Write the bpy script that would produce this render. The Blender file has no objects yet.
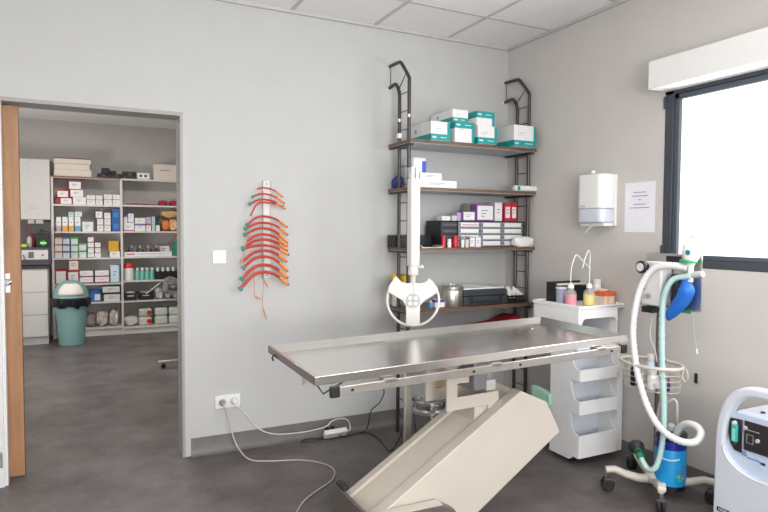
import bpy, bmesh, math, random
from mathutils import Vector, Matrix
random.seed(7)
scene = bpy.context.scene
COL = scene.collection
PI = math.pi

# ------------------------------------------------------------ camera
FPX, YAW, PITCH, ROLL = 599.3, .4651, -.0419, .005
CAM = Vector((-2.9982, -3.8201, 1.4049))
FWD = Vector((math.sin(YAW)*math.cos(PITCH), math.cos(YAW)*math.cos(PITCH), math.sin(PITCH)))
R0 = Vector((math.cos(YAW), -math.sin(YAW), 0)); U0 = R0.cross(FWD)
RT = R0*math.cos(ROLL)+U0*math.sin(ROLL); UP = -R0*math.sin(ROLL)+U0*math.cos(ROLL)
cam = bpy.data.cameras.new('camera'); camo = bpy.data.objects.new('camera', cam); COL.objects.link(camo)
m = Matrix((RT, UP, -FWD)).transposed().to_4x4(); m.translation = CAM; camo.matrix_world = m
cam.sensor_width = 36; cam.lens = FPX*36/768; cam.clip_start = .05
scene.camera = camo

# ------------------------------------------------------------ world, lights, exposure
w = bpy.data.worlds.new('world'); scene.world = w; w.use_nodes = True
w.node_tree.nodes['Background'].inputs[0].default_value = (.75, .85, 1, 1)
w.node_tree.nodes['Background'].inputs[1].default_value = 1.0
scene.view_settings.view_transform = 'Standard'; scene.view_settings.look = 'None'
scene.view_settings.gamma = 1; scene.view_settings.use_curve_mapping = False
scene.view_settings.exposure = EXPO = 0.0
def area(name, loc, size, power, col, rot=(0, 0, 0), sy=None):
    l = bpy.data.lights.new(name, 'AREA'); l.energy = power; l.color = col
    l.shape = 'RECTANGLE'; l.size = size; l.size_y = sy or size
    o = bpy.data.objects.new(name, l); o.location = loc; o.rotation_euler = rot; COL.objects.link(o)
    return o
H = 2.835
WARM = (1, .975, .945)
PANELS = [(-1.766, -2.889), (-2.966, -4.089), (-1.166, -4.089), (-3.566, -2.289)]
POW = [13, 10, 9, 8]
for (x, y), p in zip(PANELS, POW):
    area('panel_light', (x, y, H-.05), .56, p, WARM)
area('store_light', (-2.6, 2.9, H-.05), .56, 32, WARM)
area('store_light', (-3.4, 1.4, H-.05), .56, 3, WARM)
area('store_fill', (-5.1, 2.7, 1.3), 1.4, 80, (1, .985, .97), (0, -PI/2-.6, 0), 1.2)  # added fill lamp tilted up to lift the store room ceiling
# daylight entering through the frosted window (faces -x)
area('window_and_fill_light', (-.05, -2.35, 1.72), .9, 26, (.93, .97, 1), (0, PI/2, 0), 1.6)
# added fill lamp at the made-up window in the wall behind the camera
area('window_and_fill_light', (-2.6, -5.55, 1.6), 2.0, 92, (.97, .985, 1), (PI/2, 0, 0), 1.5)
# added lamp aimed upward to brighten the ceiling, with no known source
area('ceiling_fill', (-2.6, -5.5, 1.3), 2.0, 60, (1, .985, .965), (PI/2+.75, 0, 0), .8)

# ------------------------------------------------------------ helpers
def at(px, py, **k):
    d = FWD+RT*((px-384)/FPX)-UP*((py-256)/FPX)
    a, v = list(k.items())[0]; i = 'xyz'.index(a)
    return CAM+d*((v-CAM[i])/d[i])
def lin(c): return tuple(((v/255)/12.92 if v/255 <= .04045 else ((v/255+.055)/1.055)**2.4) for v in c)
_m = {}
def M(c, rough=.5, metal=0., var=.025, scale=30, bump=0, trans=0, alpha=1, spec=.5, emit=0, stretch=None):
    k = (tuple(c), rough, metal, var, scale, bump, trans, alpha, spec, emit, stretch)
    if k in _m: return _m[k]
    mt = bpy.data.materials.new('mat_%d' % len(_m)); mt.use_nodes = True
    nt = mt.node_tree; b = nt.nodes['Principled BSDF']; L = nt.links
    tc = nt.nodes.new('ShaderNodeTexCoord'); mp = nt.nodes.new('ShaderNodeMapping')
    if stretch: mp.inputs['Scale'].default_value = stretch
    L.new(tc.outputs['Object'], mp.inputs[0])
    n = nt.nodes.new('ShaderNodeTexNoise'); n.inputs['Scale'].default_value = scale; n.inputs['Detail'].default_value = 3
    L.new(mp.outputs[0], n.inputs[0])
    cr = nt.nodes.new('ShaderNodeValToRGB'); l = lin(c)
    cr.color_ramp.elements[0].position = .3; cr.color_ramp.elements[1].position = .7
    cr.color_ramp.elements[0].color = (*[v*(1-var) for v in l], 1); cr.color_ramp.elements[1].color = (*[min(1, v*(1+var)) for v in l], 1)
    L.new(n.outputs[0], cr.inputs[0]); L.new(cr.outputs[0], b.inputs['Base Color'])
    b.inputs['Roughness'].default_value = rough; b.inputs['Metallic'].default_value = metal
    b.inputs['Specular IOR Level'].default_value = spec
    if trans: b.inputs['Transmission Weight'].default_value = trans
    if alpha < 1: b.inputs['Alpha'].default_value = alpha
    if emit:
        b.inputs['Emission Color'].default_value = (*l, 1); b.inputs['Emission Strength'].default_value = emit
    if bump:
        bp = nt.nodes.new('ShaderNodeBump'); bp.inputs['Strength'].default_value = bump; bp.inputs['Distance'].default_value = .01
        L.new(n.outputs[0], bp.inputs['Height']); L.new(bp.outputs[0], b.inputs['Normal'])
    _m[k] = mt
    return mt

class MB:
    """collects shapes; build() links them as one mesh object"""
    def __init__(s): s.v = []; s.f = []; s.mi = []; s.c = 0; s.sm = []
    def use(s, i): s.c = i; return s
    def add(s, vs, fs, smooth=False):
        o = len(s.v); s.v += [Vector(v) for v in vs]; s.f += [[i+o for i in f] for f in fs]; s.mi += [s.c]*len(fs)
        return s
    def box(s, x0, x1, y0, y1, z0, z1):
        return s.add([(x, y, z) for x in (x0, x1) for y in (y0, y1) for z in (z0, z1)],
                     [(0, 1, 3, 2), (4, 6, 7, 5), (0, 4, 5, 1), (2, 3, 7, 6), (0, 2, 6, 4), (1, 5, 7, 3)])
    def obox(s, c, size, rot):
        hx, hy, hz = [q/2 for q in size]; c = Vector(c)
        return s.add([c+rot @ Vector((x, y, z)) for x in (-hx, hx) for y in (-hy, hy) for z in (-hz, hz)],
                     [(0, 1, 3, 2), (4, 6, 7, 5), (0, 4, 5, 1), (2, 3, 7, 6), (0, 2, 6, 4), (1, 5, 7, 3)])
    def prism(s, pts, a, lo, hi):
        """polygon pts in the two other axes, extruded along axis a"""
        def mk(p, t):
            if a == 'y': return (p[0], t, p[1])
            if a == 'x': return (t, p[0], p[1])
            return (p[0], p[1], t)
        n = len(pts)
        return s.add([mk(p, lo) for p in pts]+[mk(p, hi) for p in pts],
                     [list(range(n)), list(range(2*n-1, n-1, -1))]+[(i, i+n, (i+1) % n+n, (i+1) % n) for i in range(n)])
    def lathe(s, prof, c=(0, 0, 0), ax='z', n=24, ang=None):
        """prof: (radius, height) list"""
        c = Vector(c); vs = []; fs = []
        for r, h in prof:
            for i in range(n):
                t = 2*PI*i/n; p = (r*math.cos(t), r*math.sin(t), h)
                if ax == 'x': p = (p[2], p[0], p[1])
                if ax == 'y': p = (p[0], p[2], p[1])
                vs.append(c+Vector(p))
        k = len(prof)
        for j in range(k-1):
            for i in range(n): fs.append((j*n+i, j*n+(i+1) % n, (j+1)*n+(i+1) % n, (j+1)*n+i))
        if prof[0][0] > 1e-5: fs.append(list(range(n))[::-1])
        if prof[-1][0] > 1e-5: fs.append([(k-1)*n+i for i in range(n)])
        return s.add(vs, fs)
    def tube(s, pts, r, n=10, smooth=0, cap=True, rf=None):
        pts = [Vector(p) for p in pts]
        if isinstance(r, (list, tuple)) and smooth:
            rl_ = list(r); nr_ = len(rl_)
            def rf(u, rl_=rl_, nr_=nr_):
                f_ = u*(nr_-1); k_ = min(int(f_), nr_-2); return rl_[k_]+(rl_[k_+1]-rl_[k_])*(f_-k_)
        if smooth: pts = crv(pts, smooth)
        vs = []; fs = []; N = len(pts); up = None
        for i, p in enumerate(pts):
            t = (pts[min(i+1, N-1)]-pts[max(i-1, 0)]).normalized()
            if up is None:
                up = Vector((0, 0, 1)) if abs(t.z) < .9 else Vector((1, 0, 0))
            a = t.cross(up)
            if a.length < 1e-4: a = t.cross(Vector((0, 1, 0)))
            a.normalize(); up = a.cross(t).normalized()
            rr = rf(i/(N-1)) if rf else (r[i] if isinstance(r, (list, tuple)) else r)
            for k in range(n):
                q = 2*PI*k/n; vs.append(p+(a*math.cos(q)+up*math.sin(q))*rr)
        for i in range(N-1):
            for k in range(n): fs.append((i*n+k, i*n+(k+1) % n, (i+1)*n+(k+1) % n, (i+1)*n+k))
        if cap: fs += [list(range(n))[::-1], [(N-1)*n+k for k in range(n)]]
        return s.add(vs, fs)
    def blob(s, c, size, seed=0, amp=.15, n=14, flat=True):
        """lumpy closed shape, for bags and cloth bundles"""
        rnd = random.Random(seed); ph = [rnd.uniform(0, 6.28) for _ in range(6)]
        vs = []; fs = []; c = Vector(c); m2 = n*2
        for j in range(n+1):
            th = PI*j/n
            for i in range(m2):
                t = 2*PI*i/m2
                d = Vector((math.sin(th)*math.cos(t), math.sin(th)*math.sin(t), math.cos(th)))
                k = 1+amp*(math.sin(3*t+ph[0]+2*th)+.6*math.sin(5*t+ph[1])*math.sin(4*th+ph[2])+.5*math.sin(7*th+ph[3]+3*t))*math.sin(th)
                p = Vector((max(-.9, min(.9, d.x*1.15*k)), max(-.9, min(.9, d.y*1.15*k)), max(-.8, d.z*k)))
                vs.append(c+Vector((p.x*size[0]/2, p.y*size[1]/2, p.z*size[2]/2)))
        for j in range(n):
            for i in range(m2): fs.append((j*m2+i, (j+1)*m2+i, (j+1)*m2+(i+1) % m2, j*m2+(i+1) % m2))
        return s.add(vs, fs)
    def build(s, name, mats, parent=None, bevel=0, seg=2, angle=.6, loc=None):
        me = bpy.data.meshes.new(name)
        org = Vector(loc) if loc is not None else Vector((0, 0, 0))
        me.from_pydata([v-org for v in s.v], [], s.f)
        if not isinstance(mats, (list, tuple)): mats = [mats]
        for q in mats: me.materials.append(q)
        for p, i in zip(me.polygons, s.mi): p.material_index = i
        bm = bmesh.new(); bm.from_mesh(me); bmesh.ops.remove_doubles(bm, verts=bm.verts, dist=1e-6)
        bmesh.ops.recalc_face_normals(bm, faces=bm.faces); bm.to_mesh(me); bm.free()
        me.shade_smooth(); me.set_sharp_from_angle(angle=angle)
        o = bpy.data.objects.new(name, me); COL.objects.link(o)
        if parent is not None:
            o.parent = parent
            o.location = org-wloc(parent)
        else: o.location = org
        if bevel:
            b = o.modifiers.new('bevel', 'BEVEL'); b.width = bevel; b.segments = seg; b.limit_method = 'ANGLE'; b.angle_limit = .6
        return o
def wloc(o):
    v = Vector((0, 0, 0))
    while o is not None: v += o.location; o = o.parent
    return v
def crv(p, k):
    out = []; n = len(p)
    for i in range(n-1):
        a = p[max(i-1, 0)]; b = p[i]; c = p[i+1]; d = p[min(i+2, n-1)]
        for j in range(k):
            t = j/k
            out.append(.5*((2*b)+(c-a)*t+(2*a-5*b+4*c-d)*t*t+(3*b-a-3*c+d)*t**3))
    out.append(p[-1]); return out
def tag(o, label, cat, group=None, kind=None):
    o['label'] = label; o['category'] = cat
    if group: o['group'] = group
    if kind: o['kind'] = kind
    return o
def thing(name, label, cat, loc=(0, 0, 0), group=None):
    o = bpy.data.objects.new(name, None); o.empty_display_size = .05; o.location = loc; COL.objects.link(o)
    return tag(o, label, cat, group)
def struct(mb, name, mat, bevel=0, parent=None):
    o = mb.build(name, mat, parent, bevel)
    o['kind'] = 'structure'; return o
def text(name, s, size, mat, parent, origin, xdir, updir, depth=.0006):
    """raised lettering as a mesh"""
    cu = bpy.data.curves.new(name, 'FONT'); cu.body = s; cu.size = size; cu.extrude = depth; cu.align_x = 'CENTER'; cu.align_y = 'CENTER'
    ob = bpy.data.objects.new(name, cu); COL.objects.link(ob)
    bpy.context.view_layer.update()
    me = bpy.data.meshes.new_from_object(ob.evaluated_get(bpy.context.evaluated_depsgraph_get()))
    COL.objects.unlink(ob); bpy.data.objects.remove(ob)
    X = Vector(xdir).normalized(); Y = Vector(updir).normalized(); Z = X.cross(Y)
    R3 = Matrix((X, Y, Z)).transposed(); o0 = Vector(origin)-wloc(parent)
    for v in me.vertices: v.co = R3 @ v.co
    me.materials.clear(); me.materials.append(mat)
    o = bpy.data.objects.new(name, me); o.parent = parent; o.location = o0; COL.objects.link(o)
    return o

# ------------------------------------------------------------ materials
WALL = M((190, 190, 189), .75, var=.015, scale=6, bump=.02)
WALLR = M((200, 195, 191), .75, var=.015, scale=6, bump=.02)
CEIL = M((238, 236, 234), .85, var=.03, scale=60)
TBAR = M((196, 194, 192), .6)
WHITE = M((232, 231, 229), .35, var=.01)
WPLAS = M((232, 233, 236), .3, var=.01)
CREAM = M((190, 182, 171), .38, var=.015, scale=8)
STEEL = M((240, 237, 233), .19, 1, var=.05, scale=14, stretch=(1, 25, 25))
STEELR = M((204, 200, 195), .36, 1, var=.06, scale=20)
CHROME = M((215, 215, 215), .15, 1)
BLACK = M((24, 24, 26), .45)
DKGREY = M((62, 64, 66), .4, .6)
GUN = M((84, 80, 77), .38, .7)
ANTH = M((62, 66, 74), .5)
RUBBER = M((30, 30, 31), .7)
WOODW = M((166, 122, 86), .5, var=.13, scale=7, stretch=(6, 6, .6))
BOARD = M((112, 84, 66), .45, var=.18, scale=9, stretch=(1, 8, 8))
TEAL = M((22, 150, 148), .45)
CARD = M((228, 226, 226), .6)
INK = M((110, 112, 120), .6)
CLEAR = M((225, 232, 238), .12, trans=.85, alpha=.55)
UNDER = M((188, 195, 195), .5)
CLEARB = M((200, 208, 214), .2, alpha=.45)

def floor_mat():
    mt = bpy.data.materials.new('vinyl_floor'); mt.use_nodes = True; nt = mt.node_tree; L = nt.links
    b = nt.nodes['Principled BSDF']; tc = nt.nodes.new('ShaderNodeTexCoord')
    n1 = nt.nodes.new('ShaderNodeTexNoise'); n1.inputs['Scale'].default_value = 2.6; n1.inputs['Detail'].default_value = 6; n1.inputs['Roughness'].default_value = .62
    n2 = nt.nodes.new('ShaderNodeTexNoise'); n2.inputs['Scale'].default_value = 45; n2.inputs['Detail'].default_value = 4
    for n in (n1, n2): L.new(tc.outputs['Object'], n.inputs[0])
    mx = nt.nodes.new('ShaderNodeMath'); mx.operation = 'MULTIPLY_ADD'; L.new(n2.outputs[0], mx.inputs[0]); mx.inputs[1].default_value = .28
    L.new(n1.outputs[0], mx.inputs[2])
    cr = nt.nodes.new('ShaderNodeValToRGB'); L.new(mx.outputs[0], cr.inputs[0])
    cr.color_ramp.elements[0].position = .42; cr.color_ramp.elements[1].position = .88
    cr.color_ramp.elements[0].color = (*lin((76, 70, 69)), 1); cr.color_ramp.elements[1].color = (*lin((122, 115, 113)), 1)
    L.new(cr.outputs[0], b.inputs['Base Color']); b.inputs['Roughness'].default_value = .42; b.inputs['Specular IOR Level'].default_value = .35
    return mt
FLOOR = floor_mat()
SKIRT = M((112, 110, 108), .45, var=.08, scale=12)

# ------------------------------------------------------------ the room
XL, YB, T = -4.35, -5.6, .16            # left wall, wall behind the camera, partition thickness
XS, YS = -5.2, 5.2                       # store room: left wall, far wall
DX0, DX1, DZ = -3.40, -2.464, 2.096      # door opening
struct(MB().box(XS-.1, .1, YB-.1, YS+.1, -.06, 0), 'floor', FLOOR)
struct(MB().box(XS-.1, .1, YB-.1, YS+.1, H, H+.06), 'ceiling', CEIL)
g = MB()
for i in range(9):
    x = -.566-.6*i; g.box(x-.012, x+.012, YB, 0, H-.004, H+.001)
for j in range(9):
    y = -.489-.6*j; g.box(XL, 0, y-.012, y+.012, H-.0035, H+.001)
struct(g, 'trim_1', TBAR)
ang = MB().box(XL, 0, -.02, 0, H-.02, H).box(-.02, 0, YB, 0, H-.02, H)
struct(ang, 'trim_2', M((190, 188, 186), .6))
bk = MB().box(DX1, 0, 0, T, 0, H).box(XS, DX0, 0, T, 0, H).box(DX0, DX1, 0, T, DZ, H)
struct(bk, 'wall_back', WALL)
# window opening in the right wall
WY0, WY1, WZ0, WZ1 = -3.25, -1.44, 1.21, 2.24
rw = MB().box(0, .3, WY1, YS, 0, H).box(0, .3, YB, WY0, 0, H).box(0, .3, WY0, WY1, 0, WZ0).box(0, .3, WY0, WY1, WZ1, H)
struct(rw, 'wall_right', WALLR)
struct(MB().box(XL-.1, XL, YB, 0, 0, H), 'wall_left', WALL)
WX0, WX1, VZ0, VZ1 = -3.65, -1.55, .8, 2.4
struct(MB().box(XL, WX0, YB-.1, YB, 0, H).box(WX1, 0, YB-.1, YB, 0, H).box(WX0, WX1, YB-.1, YB, 0, VZ0).box(WX0, WX1, YB-.1, YB, VZ1, H), 'wall_front', WALL)
w2 = bpy.data.objects.new('added_window', None); w2.location = ((WX0+WX1)/2, YB, VZ0); COL.objects.link(w2); w2['kind'] = 'structure'  # made-up window, added out of view to go with the fill light
MB().box(WX0, WX0+.06, YB-.06, YB, VZ0, VZ1).box(WX1-.06, WX1, YB-.06, YB, VZ0, VZ1).box(WX0+.06, WX1-.06, YB-.06, YB, VZ0, VZ0+.06).box(WX0+.06, WX1-.06, YB-.06, YB, VZ1-.06, VZ1).box((WX0+WX1)/2-.04, (WX0+WX1)/2+.04, YB-.06, YB, VZ0+.06, VZ1-.06).build('window_frame', ANTH, w2)
MB().box(WX0+.06, WX1-.06, YB-.05, YB-.045, VZ0+.06, VZ1-.06).build('window_pane', M((250, 252, 255), .4, var=0, emit=1.15), w2)  # glowing pane of the added window
struct(MB().box(XS, 0, YS, YS+.1, 0, H), 'wall_store_back', M((186, 181, 177), .75, var=.015, scale=6))
struct(MB().box(XS-.1, XS, 0, YS, 0, H), 'wall_store_left', M((186, 181, 177), .75, var=.015, scale=6))
def coving(x0, y0, x1, y1, nx, ny):
    """skirting profile swept along a wall: tall vinyl strip with a rounded foot"""
    prof = [(0, .108), (.004, .108), (.005, .035), (.012, .014), (.026, .003), (.04, .0005), (0, .0005)]
    a = [(x0+nx*d, y0+ny*d, z) for d, z in prof]; b = [(x1+nx*d, y1+ny*d, z) for d, z in prof]; n = len(prof)
    return MB().add(a+b, [list(range(n)), list(range(2*n-1, n-1, -1))]+[(i, i+n, (i+1) % n+n, (i+1) % n) for i in range(n)])
struct(coving(DX1+.045, 0, 0, 0, 0, -1), 'baseboard_back', SKIRT)
struct(coving(XL, 0, DX0-.045, 0, 0, -1), 'baseboard_back_left', SKIRT)
struct(coving(0, 0, 0, YB, -1, 0), 'baseboard_right', SKIRT)
struct(coving(XL, YB, XL, 0, 1, 0), 'baseboard_left', SKIRT)
# door frame: painted casing flush on the wall plus grey metal reveal
fr = MB().box(DX1, DX1+.045, -.006, 0, 0, DZ+.002).box(DX0-.045, DX0, -.006, 0, 0, DZ+.002)
struct(fr, 'trim_3', M((190, 190, 189), .6))
rv = MB().box(DX1-.004, DX1, -.009, T+.004, 0, DZ).box(DX0, DX1, -.009, T+.004, DZ-.004, DZ+.018).box(DX1-.004, DX1+.012, -.011, -.006, 0, DZ+.018)
struct(rv, 'trim_4', M((160, 157, 153), .45))
jl = MB().box(DX0, DX0+.016, -.012, .045, 0, DZ).box(DX0-.03, DX0, -.03, .0, 0, DZ)
struct(jl, 'trim_5', M((226, 226, 225), .4))
st = MB().box(DX0-.018, DX0-.006, -.034, -.03, .11, .19).box(DX0-.016, DX0-.008, -.04, -.034, .16, .2)
struct(st, 'trim_6', CHROME)
# sliding wooden door, all but its leading edge inside the wall pocket
dr = thing('door_1', 'light oak sliding door mostly pushed into its wall pocket', 'door', (DX0+.04, .1, 0)); del dr['label']; del dr['category']; dr['kind'] = 'structure'
MB().box(DX0-.6, -3.312, .08, .12, .012, 2.085).build('door_panel', WOODW, dr, .002)
MB().box(-3.3118, -3.3108, .083, .117, .012, 2.085).build('door_edge', M((120, 88, 60), .5), dr)
h = at(8, 282, y=.06)
MB().lathe([(.006, .0), (.006, -.028), (.019, -.03), (.019, -.045), (.012, -.05)], (h.x, .08, h.z), 'y', 16).build('door_handle', CHROME, dr)
MB().box(h.x-.02, h.x+.008, .078, .08, h.z-.06, h.z+.045).build('lock_plate', STEELR, dr)

# ------------------------------------------------------------ window
wn = thing('window_1', 'x', 'x', (0, -2.3, WZ0)); del wn['label']; del wn['category']; wn['kind'] = 'structure'
f = MB().box(-.004, .05, WY1-.055, WY1, WZ0, WZ1).box(-.004, .05, WY0, WY0+.055, WZ0, WZ1).box(-.004, .05, WY0, WY1, WZ0, WZ0+.045).box(-.004, .05, WY0, WY1, WZ1-.055, WZ1)
f.build('window_frame', ANTH, wn, .003)
f = MB()
a0, a1, c0, c1 = WY0+.055, WY1-.055, WZ0+.045, WZ1-.055
f.box(.006, .05, a1-.03, a1, c0, c1).box(.006, .05, a0, a0+.03, c0, c1).box(.006, .05, a0, a1, c0, c0+.025).box(.006, .05, a0, a1, c1-.03, c1)
f.build('window_sash', M((74, 80, 90), .45), wn, .003)
pane = MB().box(.03, .034, a0, a1, c0, c1)
pane.build('window_pane', M((250, 252, 255), .4, var=0, emit=1.15), wn)
for z_ in (WZ1-.13, WZ0+.05): MB().box(-.014, -.004, WY1-.012, WY1+.004, z_, z_+.07).build('hinge', ANTH, wn, .002)
bx = MB().box(-.15, 0, -3.4, -1.44, 2.205, 2.36)
o = bx.build('shutter_box', WHITE, None, .004); tag(o, 'white roller shutter box above the window', 'shutter box')
# ------------------------------------------------------------ ceiling lamps (the room's own, above and behind the camera)
for i, (x, y) in enumerate(PANELS+[(-2.6, 2.9), (-3.4, 1.4)]):
    t = thing('ceiling_light', 'square white light panel in the suspended ceiling', 'ceiling light', (x, y, H), 'ceiling light panels')
    MB().box(x-.3, x+.3, y-.3, y-.28, H-.02, H-.005).box(x-.3, x+.3, y+.28, y+.3, H-.02, H-.005).box(x-.3, x-.28, y-.28, y+.28, H-.02, H-.005).box(x+.28, x+.3, y-.28, y+.28, H-.02, H-.005).build('frame', WHITE, t)
    MB().box(x-.28, x+.28, y-.28, y+.28, H-.014, H-.005).build('diffuser', M((255, 250, 240), .5, var=0, emit=3), t)

# ------------------------------------------------------------ exam / surgery table
LT, WT = 1.589, .608
tU = Vector((math.cos(.022), .005, math.sin(.022))).normalized(); tV = Vector((-.005, 1, .016)).normalized(); tN = tU.cross(tV).normalized()
TC = Vector((-1.467, -1.494, .9)); tR = Matrix((tU, tV, tN)).transposed()
tb = thing('surgery_table', 'stainless steel veterinary surgery table on a slanted cream lifting column', 'surgery table', (-1.5, -1.5, 0))
def P(u, v, n): return TC+tR @ Vector((u, v, n))
# shallow basin: outer skirt, narrow lip, sloping sides, sunk floor
a, b = LT/2, WT/2
rings = [(a, b, -.033), (a, b, 0), (a-.008, b-.008, .001), (a-.05, b-.05, -.027)]
vs = []; fs = []
for (ra, rb, n) in rings:
    for sx, sy in ((-1, -1), (1, -1), (1, 1), (-1, 1)): vs.append(P(sx*ra, sy*rb, n))
for k in range(3):
    for i in range(4): fs.append((k*4+i, k*4+(i+1) % 4, (k+1)*4+(i+1) % 4, (k+1)*4+i))
fs.append((12, 13, 14, 15))
for (ra, rb, n) in [(a-.003, b-.003, -.033), (a-.003, b-.003, -.004), (a-.05, b-.05, -.030)]:
    for sx, sy in ((-1, -1), (1, -1), (1, 1), (-1, 1)): vs.append(P(sx*ra, sy*rb, n))
for i in range(4):
    j = (i+1) % 4
    fs += [(i, 16+i, 16+j, j), (16+i, 20+i, 20+j, 16+j), (20+i, 24+i, 24+j, 20+j)]
fs.append((27, 26, 25, 24))
MB().add(vs, fs).build('table_top', STEEL, tb, .0012, angle=.15)
for c_, s_ in ((P(.60, .16, -.0255), (.018, .018, .003)),): MB().obox(c_, s_, tR).build('drain_stop', CHROME, tb)
# accessory rails with black end caps
for sv, nm in ((-1, 0), (1, 1)):
    rl_, rc_ = (1.43, .006) if sv < 0 else (1.2, .06)
    MB().obox(P(rc_, sv*(b-.01+.03), -.058), (rl_, .01, .032), tR).build('side_rail', STEELR, tb, .001)
    for su in (-1, 1):
        MB().obox(P(rc_+su*(rl_/2+.019), sv*(b+.02), -.057), (.036, .02, .042), tR).build('end_cap', BLACK, tb, .003)
    for su in (-.5, 0, .6):
        MB().obox(P(su, sv*(b+.0), -.045), (.05, .05, .014), tR).build('rail_bracket', STEELR, tb)
for u in (-.66, -.12, .12, .66):
    MB().obox(P(u, -(b+.0265), -.058), (.01, .004, .01), tR).build('rail_screw', DKGREY, tb)
MB().obox(P(-.02, 0, -.05), (1.3, .34, .03), tR).build('frame', STEELR, tb, .003)
MB().obox(P(-.02, 0, -.036), (1.4, .5, .008), tR).build('under_pan', STEELR, tb)
MB().tube([P(-a-.001, .20, -.02), P(-a-.012, .20, -.035), P(-a+.0, .22, -.05)], .004, 8).build('drain_hook', DKGREY, tb)
MB().tube([P(-a+.01, -b+.02, -.03), P(-a+.03, -b, -.065), P(-a+.11, -b+.01, -.035)], .0035, 8).build('wire_clip', DKGREY, tb)
MB().obox(P(-.612, b+.028, -.125), (.022, .008, .17), tR).build('rail_hanger', STEELR, tb)
# slanted lifting column
top = [(-1.99, .15), (-1.97, .205), (-1.195, .667), (-1.038, .596), (-.953, .441), (-1.60, .035), (-1.9, .035)]
inn = [(-1.985, .15), (-1.965, .19), (-1.215, .640), (-1.06, .575), (-.985, .441), (-1.60, .05), (-1.9, .05)]
MB().prism(top, 'y', -1.65, -1.585).build('column_cheek', CREAM, tb, .004)
MB().prism(top, 'y', -1.395, -1.35).build('column_cheek', CREAM, tb, .004)
MB().prism(inn, 'y', -1.585, -1.395).build('column_cover', M((206, 196, 182), .4, var=.015), tb)
# base housing
ch = [(-1.984, .012), (-1.984, .255), (-1.66, .25), (-1.60, .22), (-1.47, .045), (-1.47, .012)]
DB = M((104, 97, 94), .45, .3)
for y0, y1 in ((-1.715, -1.665), (-1.349, -1.345)):
    MB().prism(ch if y0 < -1.5 else [(x, min(z, .12)) for x, z in ch], 'y', y0, y1).build('base_cheek', DB, tb, .003)
    if y0 < -1.5: MB().prism([(-1.984, .256), (-1.66, .251), (-1.66, .255), (-1.984, .26)], 'y', y0, y1).build('base_edge_strip', CREAM, tb)
MB().box(-2.0, -1.985, -1.715, -1.345, .012, .262).build('base_end_plate', DB, tb, .003)
MB().box(-2.0, -1.47, -1.665, -1.35, .012, .034).build('base_plate', DB, tb)
MB().box(-1.998, -1.965, -1.43, -1.35, .2625, .28).build('cable_clamp', BLACK, tb, .005)
for x in (-1.97, -1.52):
    for y in (-1.69, -1.32): MB().lathe([(.02, 0), (.02, .012)], (x, y, 0), n=16).build('levelling_foot', RUBBER, tb)
# C-shaped head brackets and lifting rod
br = [(-1.665, .634), (-1.31, .648), (-1.30, .70), (-1.57, .685), (-1.585, .69), (-1.585, .775), (-1.51, .78), (-1.51, .815), (-1.665, .81)]
for y0, y1 in ((-1.585, -1.573), (-1.405, -1.393)):
    MB().prism([(-1.56, .598), (-1.335, .603), (-1.333, .573), (-1.273, .613), (-1.273, .662), (-1.503, .657), (-1.503, .72), (-1.44, .718), (-1.44, .748), (-1.503, .752), (-1.503, .85), (-1.56, .85)], 'y', y0, y1).build('head_bracket', CREAM, tb, .002)
MB().box(-1.40, -1.30, -1.572, -1.406, .46, .60).build('pivot_block', CREAM, tb, .004)
MB().box(-1.52, -1.32, -1.405+.012, -1.37, .60, .85).build('rear_lift_arm', M((196, 172, 132), .5), tb, .004)
MB().box(-1.396, -1.322, -1.56, -1.46, .665, .84).build('lift_motor', M((150, 150, 156), .35, .6), tb, .006)
MB().box(-1.318, -1.263, -1.55, -1.49, .655, .708).build('motor_block', M((196, 192, 188), .4), tb, .004)
MB().box(-1.306, -1.276, -1.535, -1.505, .708, .85).build('lift_rod', STEELR, tb, .002)
# steel upright behind the column
sp = at(408, 438, y=-1.22)
MB().box(sp.x-.019, sp.x+.019, -1.225, -1.205, .012, .85).build('support_post', STEELR, tb, .002)
MB().box(sp.x-.06, sp.x+.06, -1.30, -1.16, 0, .012).build('post_foot', STEELR, tb, .002)

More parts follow.
